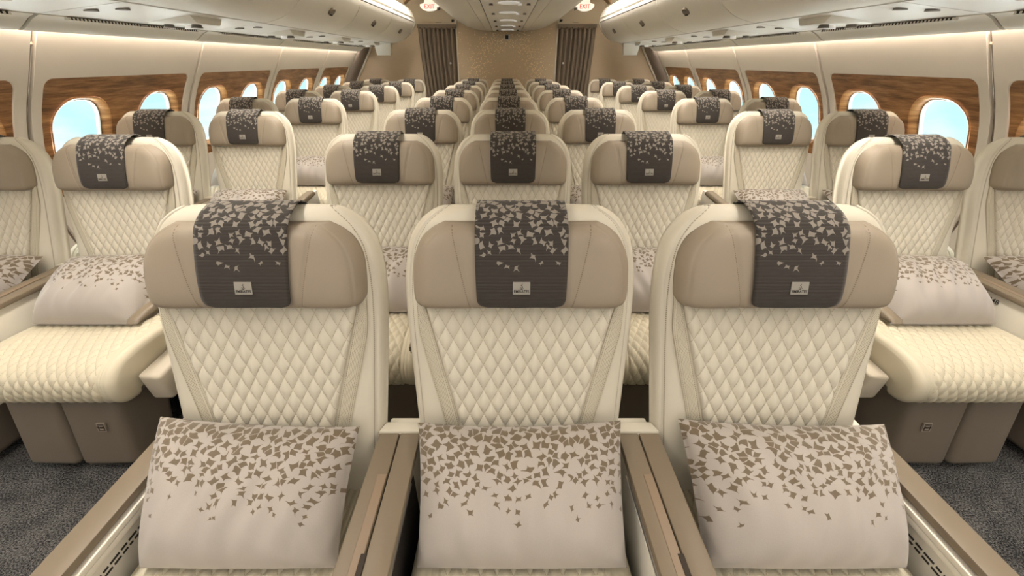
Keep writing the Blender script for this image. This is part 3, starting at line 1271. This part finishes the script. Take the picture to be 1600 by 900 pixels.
SEATM['quilt'] = slab('quilted_panel', 156, 150, q_F, q_B, m_quilt, uvf=lambda u, v: (u * wq(QZ0 + (QZ1 - QZ0) * v), (QZ0 + (QZ1 - QZ0) * v) * 1.054))
BW = 0.033


def band(s):
    def F(u, v):
        z = QZ0 + (QZ1 - QZ0) * v
        c = wq(z) + 0.003 + BW * (u + 1) / 2 * interp(z, [0.43, 0.86, 0.94, 0.955], [1.0, 1.0, 0.5, 0.35])
        c = min(c, wshell(z) * 0.985)
        g = 0.0035 * (1 - abs(u) ** 6) - 0.0022 * math.exp(-((abs(u) - 0.72) / 0.10) ** 2)
        return (s * c, yb_(z) - 0.001 - g, z)

    def B(u, v):
        p = F(u, v)
        return (p[0], yb_(p[2]) + 0.006, p[2])
    return slab('side_band', 16, 40, F, B, m_band, uvf=lambda u, v: ((u + 1) / 2 * BW, v * 0.553))


SEATM['bandL'] = band(-1)
SEATM['bandR'] = band(1)

# headrest
HZ0, HZ1 = 0.938, 1.113


def whead(v):
    return interp(v, [0, 0.02, 0.07, 0.15, 0.4, 0.6, 0.8, 0.93, 1.0], [0.216, 0.229, 0.237, 0.240, 0.240, 0.236, 0.220, 0.194, 0.168])


def head_prof(v):
    """front surface offset from back plane"""
    return interp(v, [0, 0.04, 0.12, 0.35, 0.7, 0.9, 0.97, 1.0], [0.014, 0.034, 0.047, 0.053, 0.050, 0.044, 0.034, 0.020])


def head_F(u, v, extra=0.0):
    z = HZ0 + (HZ1 - HZ0) * v
    w = whead(v)
    x = u * w
    e = max(0.0, 1 - abs(u) ** 9) ** 0.5
    o = head_prof(v)
    wing = 0.010 * (abs(u) ** 2.2)
    seam = 0.106 + 0.040 * v
    g = 0.0035 * math.exp(-((abs(x) - seam) / 0.0028) ** 2)
    g2 = 0.003 * math.exp(-((abs(u) - 0.93) / 0.012) ** 2)
    off = (o + wing) * e - g - g2 * e + extra
    return (x, yb_(z) - off, z)


def head_B(u, v):
    z = HZ0 + (HZ1 - HZ0) * v
    return (u * whead(v), yb_(z) + 0.012, z)


hv = sorted(set([round(i / 36, 4) for i in range(37)] + [0.01, 0.02, 0.04, 0.965, 0.985, 0.993]))
SEATM['head'] = slab('headrest', 130, 36, head_F, head_B, m_tan, us=edgy(130), vs=hv,
                     uvf=lambda u, v: (u * whead(v), v))

# woven cover draped over the headrest
tp_ = [(0.040, 1.098), (0.034, 1.130), (0.005, 1.1455), (-0.030, 1.140), (-0.058, 1.128), (-0.077, 1.112)]
for v in (0.86, 0.7, 0.55, 0.4, 0.25, 0.14, 0.09):
    z = HZ0 + (HZ1 - HZ0) * v
    tp_.append((yb_(z) - head_prof(v) - 0.005, z))
TP = smooth_path(tp_, 60)
TL = TP[-1][2]


def towel_pt(u, t, o):
    i = min(int(t * 60), 59)
    f = t * 60 - i
    y = TP[i][0] * (1 - f) + TP[i + 1][0] * f
    z = TP[i][1] * (1 - f) + TP[i + 1][1] * f
    dy, dz = TP[i + 1][0] - TP[i][0], TP[i + 1][1] - TP[i][1]
    l = math.hypot(dy, dz)
    ny, nz = dz / l, -dy / l      # points forward/up
    if ny > 0 and nz < 0: pass
    ny, nz = -abs(ny) if t > 0.3 else ny, abs(nz)
    s_end = TL * (1 - t)
    w = 0.0945 + 0.004 * math.sin(PI * t)
    if s_end < 0.022:
        q = 1 - s_end / 0.022
        w -= 0.022 * (1 - math.sqrt(max(0, 1 - q * q)))
    x = u * w
    rip = 0.0012 * math.sin(x * 60 + t * 9) * (1 if t > 0.35 else 0.3)
    k = o + rip * 0.5 + 0.0008
    # hug the slightly hollow headrest
    return (x, y + ny * k, z + nz * k)


def tF(u, v): return towel_pt(u, 1 - v, 0.0025)
def tB(u, v): return towel_pt(u, 1 - v, 0.0)


SEATM['towel'] = slab('headrest_cover', 24, 70, tF, tB, m_towel, uvf=lambda u, v: (u * 0.096 + 0.3, v * TL))
# label patch on the cover
lt_ = 1 - 0.046 / TL
pc = towel_pt(0.0, lt_, 0.0035)
pa, pb2 = towel_pt(0, lt_ - 0.05, 0.0035), towel_pt(0, lt_ + 0.05, 0.0035)
up = (Vector(pa) - Vector(pb2)).normalized()
nrm = Vector((0, up.z, -up.y)) * -1
if nrm.y > 0: nrm = -nrm
xa = Vector((1, 0, 0))


def on_patch(c, lift=0.0):
    return Vector(pc) + xa * c.x + up * c.y + nrm * (c.z + lift)


pm = box('p', -0.0185, 0.0185, -0.0135, 0.0135, -0.001, 0.0012, m_label, 0.0005, 1)
for v in pm.vertices: v.co = on_patch(v.co)
tx = text_mesh('EMIRATES', 0.0080, m_print, lambda c: on_patch(Vector((c.x * 0.93, c.y * 1.1 - 0.0070, c.z)), 0.0014), 0.0002, 0.00015)
# flowing script emblem above the name
em = []
def stroke(pts, w):
    V, Fc = [], []
    P = smooth_path(pts, 12)
    for i, (x, y, _) in enumerate(P):
        a = P[max(i - 1, 0)]; b = P[min(i + 1, 12)]
        dx, dy = b[0] - a[0], b[1] - a[1]
        l = math.hypot(dx, dy) or 1
        k = w * (0.35 + 0.65 * math.sin(PI * (i + 0.5) / 13))
        V += [on_patch(Vector((x - dy / l * k, y + dx / l * k, 0.0004)), 0.0014), on_patch(Vector((x + dy / l * k, y - dx / l * k, 0.0004)), 0.0014)]
    Fc = [(2 * i, 2 * i + 1, 2 * i + 3, 2 * i + 2) for i in range(12)]
    return mesh('stroke', V, Fc, m_print, smooth=False)
em.append(stroke([(-0.0045, -0.0005), (-0.001, -0.0015), (0.003, -0.0008), (0.0048, 0.0015)], 0.0006))
em.append(stroke([(-0.003, 0.0018), (0.0, 0.0008), (0.0022, 0.0018), (0.0018, 0.0045), (0.0, 0.0062)], 0.0006))
em.append(stroke([(-0.0015, 0.0075), (-0.0005, 0.0060), (0.0012, 0.0085), (0.0020, 0.0100)], 0.0005))
em.append(stroke([(-0.0015, -0.0028), (0.001, -0.0022), (0.0032, -0.0030)], 0.0004))
SEATM['label'] = join('label_patch', [pm, tx] + em)

# ---- seat cushion
cpath = [(-0.165, 0.470), (-0.30, 0.478), (-0.45, 0.492), (-0.58, 0.503), (-0.67, 0.500), (-0.725, 0.482),
         (-0.757, 0.450), (-0.765, 0.410), (-0.755, 0.372), (-0.728, 0.346), (-0.69, 0.338)]


def cushion(xl, xr):
    NS = 140
    P = smooth_path(cpath, NS)
    xs = []
    n = 136
    for i in range(n + 1):
        t = i / n
        xs.append(-xl + (xl + xr) * t)
    ext = [0.004, 0.010, 0.018]
    xs = sorted(set(xs + [-xl + e for e in ext] + [xr - e for e in ext]))
    V, Fc, UVc = [], [], []
    for i, (y, z, s) in enumerate(P):
        a = P[max(i - 1, 0)]; b = P[min(i + 1, NS)]
        dy, dz = b[0] - a[0], b[1] - a[1]
        l = math.hypot(dy, dz)
        ny, nz = dz / l, -dy / l
        for x in xs:
            dl, dr = x + xl, xr - x
            d = min(dl, dr)
            h = 0.0
            if d < 0.030:
                q = 1 - d / 0.030
                h -= 0.030 * (1 - math.sqrt(max(0, 1 - q * q)))
            inn = d - 0.062
            if inn > 0:
                h += quilt(x, s * 1.0, 0.0088) * min(1, inn / 0.006)
            else:
                h += 0.007 * math.sin(PI * min(1, max(0, (d - 0.004) / 0.058))) ** 0.7
            h -= 0.003 * math.exp(-((d - 0.048) / 0.003) ** 2)
            h -= 0.002 * math.exp(-((d - 0.036) / 0.003) ** 2)
            V.append((x, y + ny * h, z + nz * h))
            UVc.append((x if inn > 0 else 10 + x, s))
    m = len(xs)
    for i in range(NS):
        for j in range(m - 1):
            a = i * m + j
            Fc.append((a, a + m, a + m + 1, a + 1))
    # side caps
    for j in (0, m - 1):
        loop = [i * m + j for i in range(NS + 1)]
        Fc.append(tuple(loop))
    # underside
    Fc.append(tuple([j for j in range(m)] + [NS * m + j for j in reversed(range(m))]))
    me = mesh('seat_cushion', V, Fc, m_cushion, UVc)
    bm = bmesh.new(); bm.from_mesh(me)
    bmesh.ops.recalc_face_normals(bm, faces=bm.faces)
    bm.to_mesh(me); bm.free()
    me.set_sharp_from_angle(angle=R(50))
    return me


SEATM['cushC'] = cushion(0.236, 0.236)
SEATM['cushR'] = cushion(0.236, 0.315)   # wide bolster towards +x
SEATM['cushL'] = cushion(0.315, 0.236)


def legpad(xi, xo_f, xo_b):
    """one half of the leg rest; xi inner x, xo outer x (front/back)"""
    s = 1 if xo_f > xi else -1
    yt, ytb = -0.712, -0.775
    pts = [(xi, -0.775, 0.03), (xo_f, -0.770, 0.03), (xo_b, -0.60, 0.03), (xi, -0.60, 0.03),
           (xi, -0.715, 0.345), (xo_f, -0.705, 0.345), (xo_b, -0.50, 0.345), (xi, -0.50, 0.345)]
    return hexa('leg_rest_pad', pts, m_brown, 0.028, 4)


SEATM['padL'] = legpad(-0.003, -0.212, -0.262)
SEATM['padR'] = legpad(0.003, 0.212, 0.262)
SEATM['padLc'] = legpad(-0.003, -0.212, -0.225)
SEATM['padRc'] = legpad(0.003, 0.212, 0.225)
# sewn tag on the leg rest and pale clip
yface = -0.7455


def front_y(z):
    return -0.775 + (z - 0.03) / 0.315 * 0.060


def tagmesh(x):
    z = 0.215
    f = front_y(z)
    parts = [hexa('t', [(x - 0.016, front_y(z - 0.018) - 0.002, z - 0.018), (x + 0.016, front_y(z - 0.018) - 0.002, z - 0.018), (x + 0.016, front_y(z - 0.018) + 0.004, z - 0.018), (x - 0.016, front_y(z - 0.018) + 0.004, z - 0.018),
                        (x - 0.016, front_y(z + 0.018) - 0.002, z + 0.018), (x + 0.016, front_y(z + 0.018) - 0.002, z + 0.018), (x + 0.016, front_y(z + 0.018) + 0.004, z + 0.018), (x - 0.016, front_y(z + 0.018) + 0.004, z + 0.018)], m_seam, 0)]
    for (a, b, c_, d) in ((-0.012, 0.012, 0.010, 0.014), (-0.012, -0.008, -0.013, 0.006), (0.008, 0.012, -0.013, 0.006), (-0.005, 0.005, -0.004, 0.003), (-0.012, 0.012, -0.014, -0.011)):
        zz = z + (c_ + d) / 2
        parts.append(box('b', x + a, x + b, front_y(zz) - 0.0035, front_y(zz) - 0.001, z + c_, z + d, m_browndark, 0))
    return join('tag', parts)


SEATM['tag'] = tagmesh(0.14)
SEATM['clip'] = box('clip', 0.075, 0.135, -0.722, -0.66, 0.325, 0.345, m_whiteplas, 0.006)
# base : seat box and legs under the cushion
SEATM['base'] = box('seat_frame', -0.20, 0.20, -0.60, -0.12, 0.20, 0.35, m_black, 0.01)


def footm(x, y):
    return hexa('foot', [(x - 0.02, y - 0.03, 0.0), (x + 0.02, y - 0.03, 0.0), (x + 0.02, y + 0.03, 0.0), (x - 0.02, y + 0.03, 0.0),
                         (x - 0.015, y - 0.02 + 0.03, 0.22), (x + 0.015, y - 0.02 + 0.03, 0.22), (x + 0.015, y + 0.05, 0.22), (x - 0.015, y + 0.05, 0.22)], m_black, 0.004)


FEET = [footm(-0.15, -0.42), footm(0.15, -0.42), footm(-0.15, -0.18), footm(0.15, -0.18)]


def paddle(s):
    """slim folding armrest on the aisle side"""
    x = s * 0.338
    prof = [(-0.625, 0.607), (-0.612, 0.620), (-0.56, 0.630), (-0.30, 0.640), (-0.12, 0.652), (-0.10, 0.64), (-0.10, 0.615), (-0.30, 0.598), (-0.50, 0.588), (-0.56, 0.590), (-0.58, 0.597)]
    V, Fc = [], []
    n = len(prof)
    xs = [-0.023, -0.019, -0.009, 0.009, 0.019, 0.023]
    ks = [0.55, 0.88, 1.0, 1.0, 0.88, 0.55]
    cy = -0.33; cz = 0.617
    for xx, k in zip(xs, ks):
        for (y, z) in prof:
            zc = interp(y, [-0.6, -0.1], [0.606, 0.632])
            V.append((x + xx, y + (0.02 * (1 - k) if y < -0.5 else 0), zc + (z - zc) * k))
    for j in range(5):
        for i in range(n):
            q = (i + 1) % n
            Fc.append((j * n + i, j * n + q, (j + 1) * n + q, (j + 1) * n + i))
    Fc.append(tuple(range(n))); Fc.append(tuple(reversed(range(5 * n, 6 * n))))
    me = mesh('armrest', V, Fc, m_tanplas); fix(me, 60)
    return me


SEATM['armL'] = paddle(-1)
SEATM['armR'] = paddle(1)


def hinge(s):
    x = s * 0.33
    return hexa('armrest_bracket', [(x - 0.012, -0.50, 0.56), (x + 0.012, -0.50, 0.56), (x + 0.012, -0.02, 0.50), (x - 0.012, -0.02, 0.50),
                        (x - 0.012, -0.50, 0.592), (x + 0.012, -0.50, 0.592), (x + 0.012, -0.02, 0.63), (x - 0.012, -0.02, 0.63)], m_whiteplas, 0.005)


def shroud(s):
    x0, x1 = sorted((s * 0.322, s * 0.402))
    return hexa('side_shroud', [(x0, -0.675, 0.295), (x1, -0.675, 0.295), (x1, -0.05, 0.305), (x0, -0.05, 0.305),
                          (x0, -0.690, 0.425), (x1, -0.690, 0.415), (x1, -0.05, 0.45), (x0, -0.05, 0.45)], m_shroud, 0.014, 3)


def mech(s):
    x0, x1 = sorted((s * 0.325, s * 0.36))
    parts = [box('a', x0, x1, -0.56, -0.10, 0.0, 0.33, m_black, 0.004)]
    for i in range(6):
        parts.append(box('h', s * 0.363 - 0.003, s * 0.363 + 0.003, -0.565 + 0.0, -0.54, 0.09 + i * 0.036, 0.108 + i * 0.036, m_seam, 0))
        parts.append(box('h', x0 + 0.008, x0 + 0.020, -0.564, -0.558, 0.09 + i * 0.036, 0.108 + i * 0.036, m_seam, 0))
    return join('mechanism', parts)


for s, q in ((-1, 'L'), (1, 'R')):
    SEATM['hinge' + q] = hinge(s)
    SEATM['shroud' + q] = shroud(s)
    SEATM['mech' + q] = mech(s)

# outer arm consoles of the centre block (seat child) : built in seat coordinates for side s


def bx2(s, x0, x1):
    return sorted((s * x0, s * x1))


def outer_arm(parent, s):
    a, b = bx2(s, 0.238, 0.297)
    obj('arm_top', box('arm_top', a, b, -0.86, -0.165, 0.600, 0.620, m_tanplas, 0.004), parent)
    a, b = bx2(s, 0.252, 0.295)
    body = obj('arm_panel', box('arm_panel', a, b, -0.85, -0.10, 0.06, 0.602, m_creamplas, 0.006), parent)
    a, b = bx2(s, 0.249, 0.256)
    obj('shade_strip', box('shade_strip', a, b, -0.84, -0.15, 0.590, 0.602, m_browndark, 0), body)  # dark strip put in for the shade under the arm top
    a, b = bx2(s, 0.229, 0.254)
    obj('rail', box('rail', a, b, -0.84, -0.17, 0.583, 0.597, m_creamplas, 0.003), body)
    a, b = bx2(s, 0.231, 0.254)
    obj('rail', box('rail', a, b, -0.84, -0.17, 0.566, 0.581, m_creamplas, 0.003), body)
    # two rows of tiny print on the inner panel
    parts = []
    rr = random.Random(3)
    for r_ in range(2):
        y = -0.62
        while y < -0.36:
            l = rr.uniform(0.008, 0.022)
            a, b = bx2(s, 0.2505, 0.2522)
            parts.append(box('d', a, b, y, y + l, 0.524 - r_ * 0.011, 0.528 - r_ * 0.011, m_print, 0))
            y += l + 0.005
    o = obj('print', join('print', parts), body); o['kind'] = 'stuff'


def make_seat(kind):
    """kind: centre_left, centre, centre_right, aisle_left, aisle_right, window_left, window_right"""
    t = empty('airline_seat')
    obj('backrest', SEATM['shell'], t)
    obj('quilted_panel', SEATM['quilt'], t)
    obj('side_band', SEATM['bandL'], t)
    obj('side_band', SEATM['bandR'], t)
    h = obj('headrest', SEATM['head'], t)
    c = obj('headrest_cover', SEATM['towel'], t)
    c['label'] = 'charcoal woven cover with pale flakes fading downward'
    l = obj('label_patch', SEATM['label'], c)
    l['label'] = 'small grey EMIRATES label with emblem'
    ck = {'aisle_left': 'cushR', 'aisle_right': 'cushL'}.get(kind, 'cushC')
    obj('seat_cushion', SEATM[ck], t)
    cen = kind.startswith('centre')
    if kind == 'aisle_left': pl, pr = 'padLc', 'padR'
    elif kind == 'aisle_right': pl, pr = 'padL', 'padRc'
    else: pl, pr = 'padLc', 'padRc'
    obj('leg_rest_pad', SEATM[pl], t)
    p = obj('leg_rest_pad', SEATM[pr], t)
    # the tag sits on the aisle-side pad
    mir = kind in ('aisle_right', 'centre_left')
    tg = obj('tag', SEATM['tag'], p)
    cl = obj('clip', SEATM['clip'], p)
    if mir:
        tg.parent = p.parent.children[-2] if False else p
        tg.location.x = -0.28
        cl.location.x = -0.21
        # reparent to the left pad
        lp = [o for o in t.children if o.name.startswith('leg_rest_pad')][0]
        tg.parent = lp; cl.parent = lp
    obj('seat_frame', SEATM['base'], t)
    for f in FEET: obj('foot', f, t)
    if kind == 'centre_left': outer_arm(t, -1)
    if kind == 'centre_right': outer_arm(t, 1)
    if kind in ('aisle_left', 'aisle_right'):
        q = 'R' if kind == 'aisle_left' else 'L'
        obj('armrest', SEATM['arm' + q], t)
        obj('armrest_bracket', SEATM['hinge' + q], t)
        obj('side_shroud', SEATM['shroud' + q], t)
        obj('mechanism', SEATM['mech' + q], t)
    return t


# ---- pillow mesh variants
def pillow_mesh(seed):
    rr = random.Random(seed)
    A = Vector((0, -0.438 if seed < 4 else -0.488, 0.513)); B = Vector((0, -0.200, 0.676))
    ax = (B - A); Lp = ax.length; ax.normalize()
    nf = Vector((0, -ax.z, ax.y))          # forward / up normal
    ph = [rr.uniform(0, 6.28) for _ in range(8)]
    sag = rr.uniform(0.006, 0.012); tilt = rr.uniform(-0.012, 0.012)
    bul = rr.uniform(0.92, 1.05)
    Lv = 0.33
    TW, BWd, TX, BX = {1: (0.240, 0.203, -0.016, 0.018), 3: (0.243, 0.208, 0.022, -0.014)}.get(seed, (0.240, 0.216, 0.0, 0.0) if seed < 4 else (0.232, 0.208, 0.0, 0.0))

    def outline(u, v):
        wt = BWd + (TW - BWd) * v
        x = u * (wt - 0.006 * math.sin(PI * v)) + BX + (TX - BX) * v
        y = v * 1.0 + 0.0
        up_ = -sag * (1 - u * u) * v / Lp * 1.2 + tilt * u * v / Lp + 0.010 * (1 - u * u) * (1 - v) * -0.5
        return x, (y + up_)

    def thick(u, v):
        e = (max(0, 1 - abs(u) ** 3.2) ** 0.55) * (max(0, 1 - abs(2 * v - 1) ** 2.6) ** 0.55)
        return e

    def crease(u, v):
        c = 0.0055 * math.sin(u * 9 + ph[0] + 3 * v) * math.sin(v * 5 + ph[1])
        c += 0.0034 * math.sin(u * 21 + ph[2] + 6 * math.sin(v * 3 + ph[3]))
        for i, (cu, cv) in enumerate(((-1, 1), (1, 1), (-1, 0), (1, 0))):
            du, dv = (u - cu), (v - cv)
            r = math.hypot(du, dv * 0.8)
            a = math.atan2(dv, du)
            c += 0.009 * math.exp(-(r / 0.5) ** 2) * math.sin(a * 9 + ph[4 + i])
        return c * (1 - u * u)

    def F(u, v):
        x, vv = outline(u, v)
        p = A + ax * (vv * Lp)
        e = thick(u, v)
        h = (0.088 if seed < 4 else 0.104) * bul * e * (0.86 + 0.28 * (1 - v)) + crease(u, v) * e
        return Vector((x, p.y, p.z)) + nf * h

    def Bk(u, v):
        x, vv = outline(u, v)
        p = A + ax * (vv * Lp)
        return Vector((x, p.y, p.z)) - nf * (0.006 * thick(u, v))
    return slab('pillow', 72, 48, F, Bk, m_pillow, uvf=lambda u, v: (u * 0.235 + seed * 0.77 + 0.5, v * Lv), us=edgy(72), vs=[(t + 1) / 2 for t in edgy(48)])


PM = [pillow_mesh(i) for i in range(1, 8)]

# ================================================================== PLACE SEATS
ROW0 = 0.869
P = 1.016
S = 0.59
rown = ['front', 'second', 'third', 'fourth', 'fifth', 'sixth', 'seventh', 'rearmost']
cols = [('centre_left', CX - S, 'left seat of the centre trio'), ('centre', CX, 'middle seat of the centre trio'), ('centre_right', CX + S, 'right seat of the centre trio'),
        ('aisle_left', CX - 1.70, 'aisle seat of the left pair'), ('window_left', CX - 1.70 - S, 'window seat of the left pair'),
        ('aisle_right', CX + 1.70, 'aisle seat of the right pair'), ('window_right', CX + 1.70 + S, 'window seat of the right pair')]
proto = {}
npl = 0
for kind, x, desc in cols:
    cen = kind.startswith('centre')
    for r in range(8):
        if r == 0 and not cen: continue
        y = ROW0 + P * r - (0 if cen else 0.09)
        if kind not in proto:
            o = make_seat(kind); proto[kind] = o
        else:
            o = copy_tree(proto[kind])
        o.location = (x, y, 0)
        rn = rown[r] if r < 7 else 'last'
        lab = 'cream quilted %s, %s row' % (desc, rn)
        if not cen:
            lab += ', nearest of its column' if r == 1 else ''
        elif r == 0:
            lab += ', nearest the camera'
        if r == 7: lab += ' by the bulkhead'
        tag(o, lab, 'seat', 'seats in the centre block' if cen else 'seats by the %s windows' % kind.split('_')[1])
        if r < 5:
            pil = obj('pillow', PM[npl if r == 0 else 3 + (r * 3 + npl) % 4], None, (x + (0.0 if not cen else {'centre_left': -0.012, 'centre': 0.0, 'centre_right': 0.008}[kind]), y, 0))
            tag(pil, 'taupe pillow with leaf-gap pattern on the %s, %s row' % (desc, rn), 'pillow', 'patterned pillows')
    npl += 1

# ---- shared twin armrest consoles
def make_console(cen=True):
    t = empty('armrest_console')
    zb, yf = (0.05, -0.85) if cen else (0.28, -0.70)
    w = 0.0505
    obj('arm_top', box('arm_top', -w, -0.0015, yf - 0.01, -0.185, 0.600, 0.620, m_tanplas, 0.0035), t)
    obj('arm_top', box('arm_top', 0.0015, w, yf - 0.01, -0.185, 0.600, 0.620, m_tanplas, 0.0035), t)
    # flush tray lid in one strip and its finger slot
    lid = obj('tray_lid', box('tray_lid', -0.0225, -0.0025, yf + 0.03, -0.30, 0.6185, 0.6212, m_lid, 0.0008, 1), t)
    obj('finger_slot', box('finger_slot', -0.0085, 0.0030, yf + 0.07, -0.465, 0.6195, 0.6222, m_browndark, 0.001, 1), lid)
    body = obj('console_body', box('console_body', -0.040, 0.040, yf, -0.12, zb, 0.602, m_creamplas, 0.005), t)
    obj('end_cap', hexa('end_cap', [(-w - 0.002, -0.187, 0.595), (w + 0.002, -0.187, 0.595), (w + 0.002, -0.155, 0.595), (-w - 0.002, -0.155, 0.595),
                                    (-w - 0.002, -0.187, 0.626), (w + 0.002, -0.187, 0.626), (w - 0.012, -0.155, 0.626), (-w + 0.012, -0.155, 0.626)], m_cream, 0.004), t)
    for s in (-1, 1):
        a, b = bx2(s, 0.040, 0.0495)
        if not cen: continue
        obj('silver_strip', box('silver_strip', a, b, -0.85, -0.30, 0.585, 0.599, m_silver, 0.002), body)
        a, b = bx2(s, 0.0395, 0.0425)
        obj('storage_pocket', box('storage_pocket', a, b, -0.78, -0.26, 0.26, 0.56, m_dark if s > 0 else m_whiteplas, 0.001), body)
    return t


cons_x = [('between the left and middle centre seats', CX - S / 2, True), ('between the middle and right centre seats', CX + S / 2, True),
          ('between the two left-side seats', CX - 1.70 - S / 2, False), ('between the two right-side seats', CX + 1.70 + S / 2, False)]
cproto = {}
for desc, x, cen in cons_x:
    for r in range(8):
        if r == 0 and not cen: continue
        y = ROW0 + P * r - (0 if cen else 0.09)
        if cen not in cproto:
            o = make_console(cen); cproto[cen] = o
        else:
            o = copy_tree(cproto[cen])
        o.location = (x, y, 0)
        tag(o, 'tan topped twin armrest console %s, %s row' % (desc, rown[r] if r < 7 else 'last'), 'armrest', 'armrest consoles')
        if r == 1 and x > 1.5:
            me = text_mesh('34B', 0.026, m_print, lambda c: Vector((-0.0415 - c.z * 0.3, -c.x - 0.405, c.y + 0.570)), 0.0006, 0.0004)
            obj('seat_number', me, o)
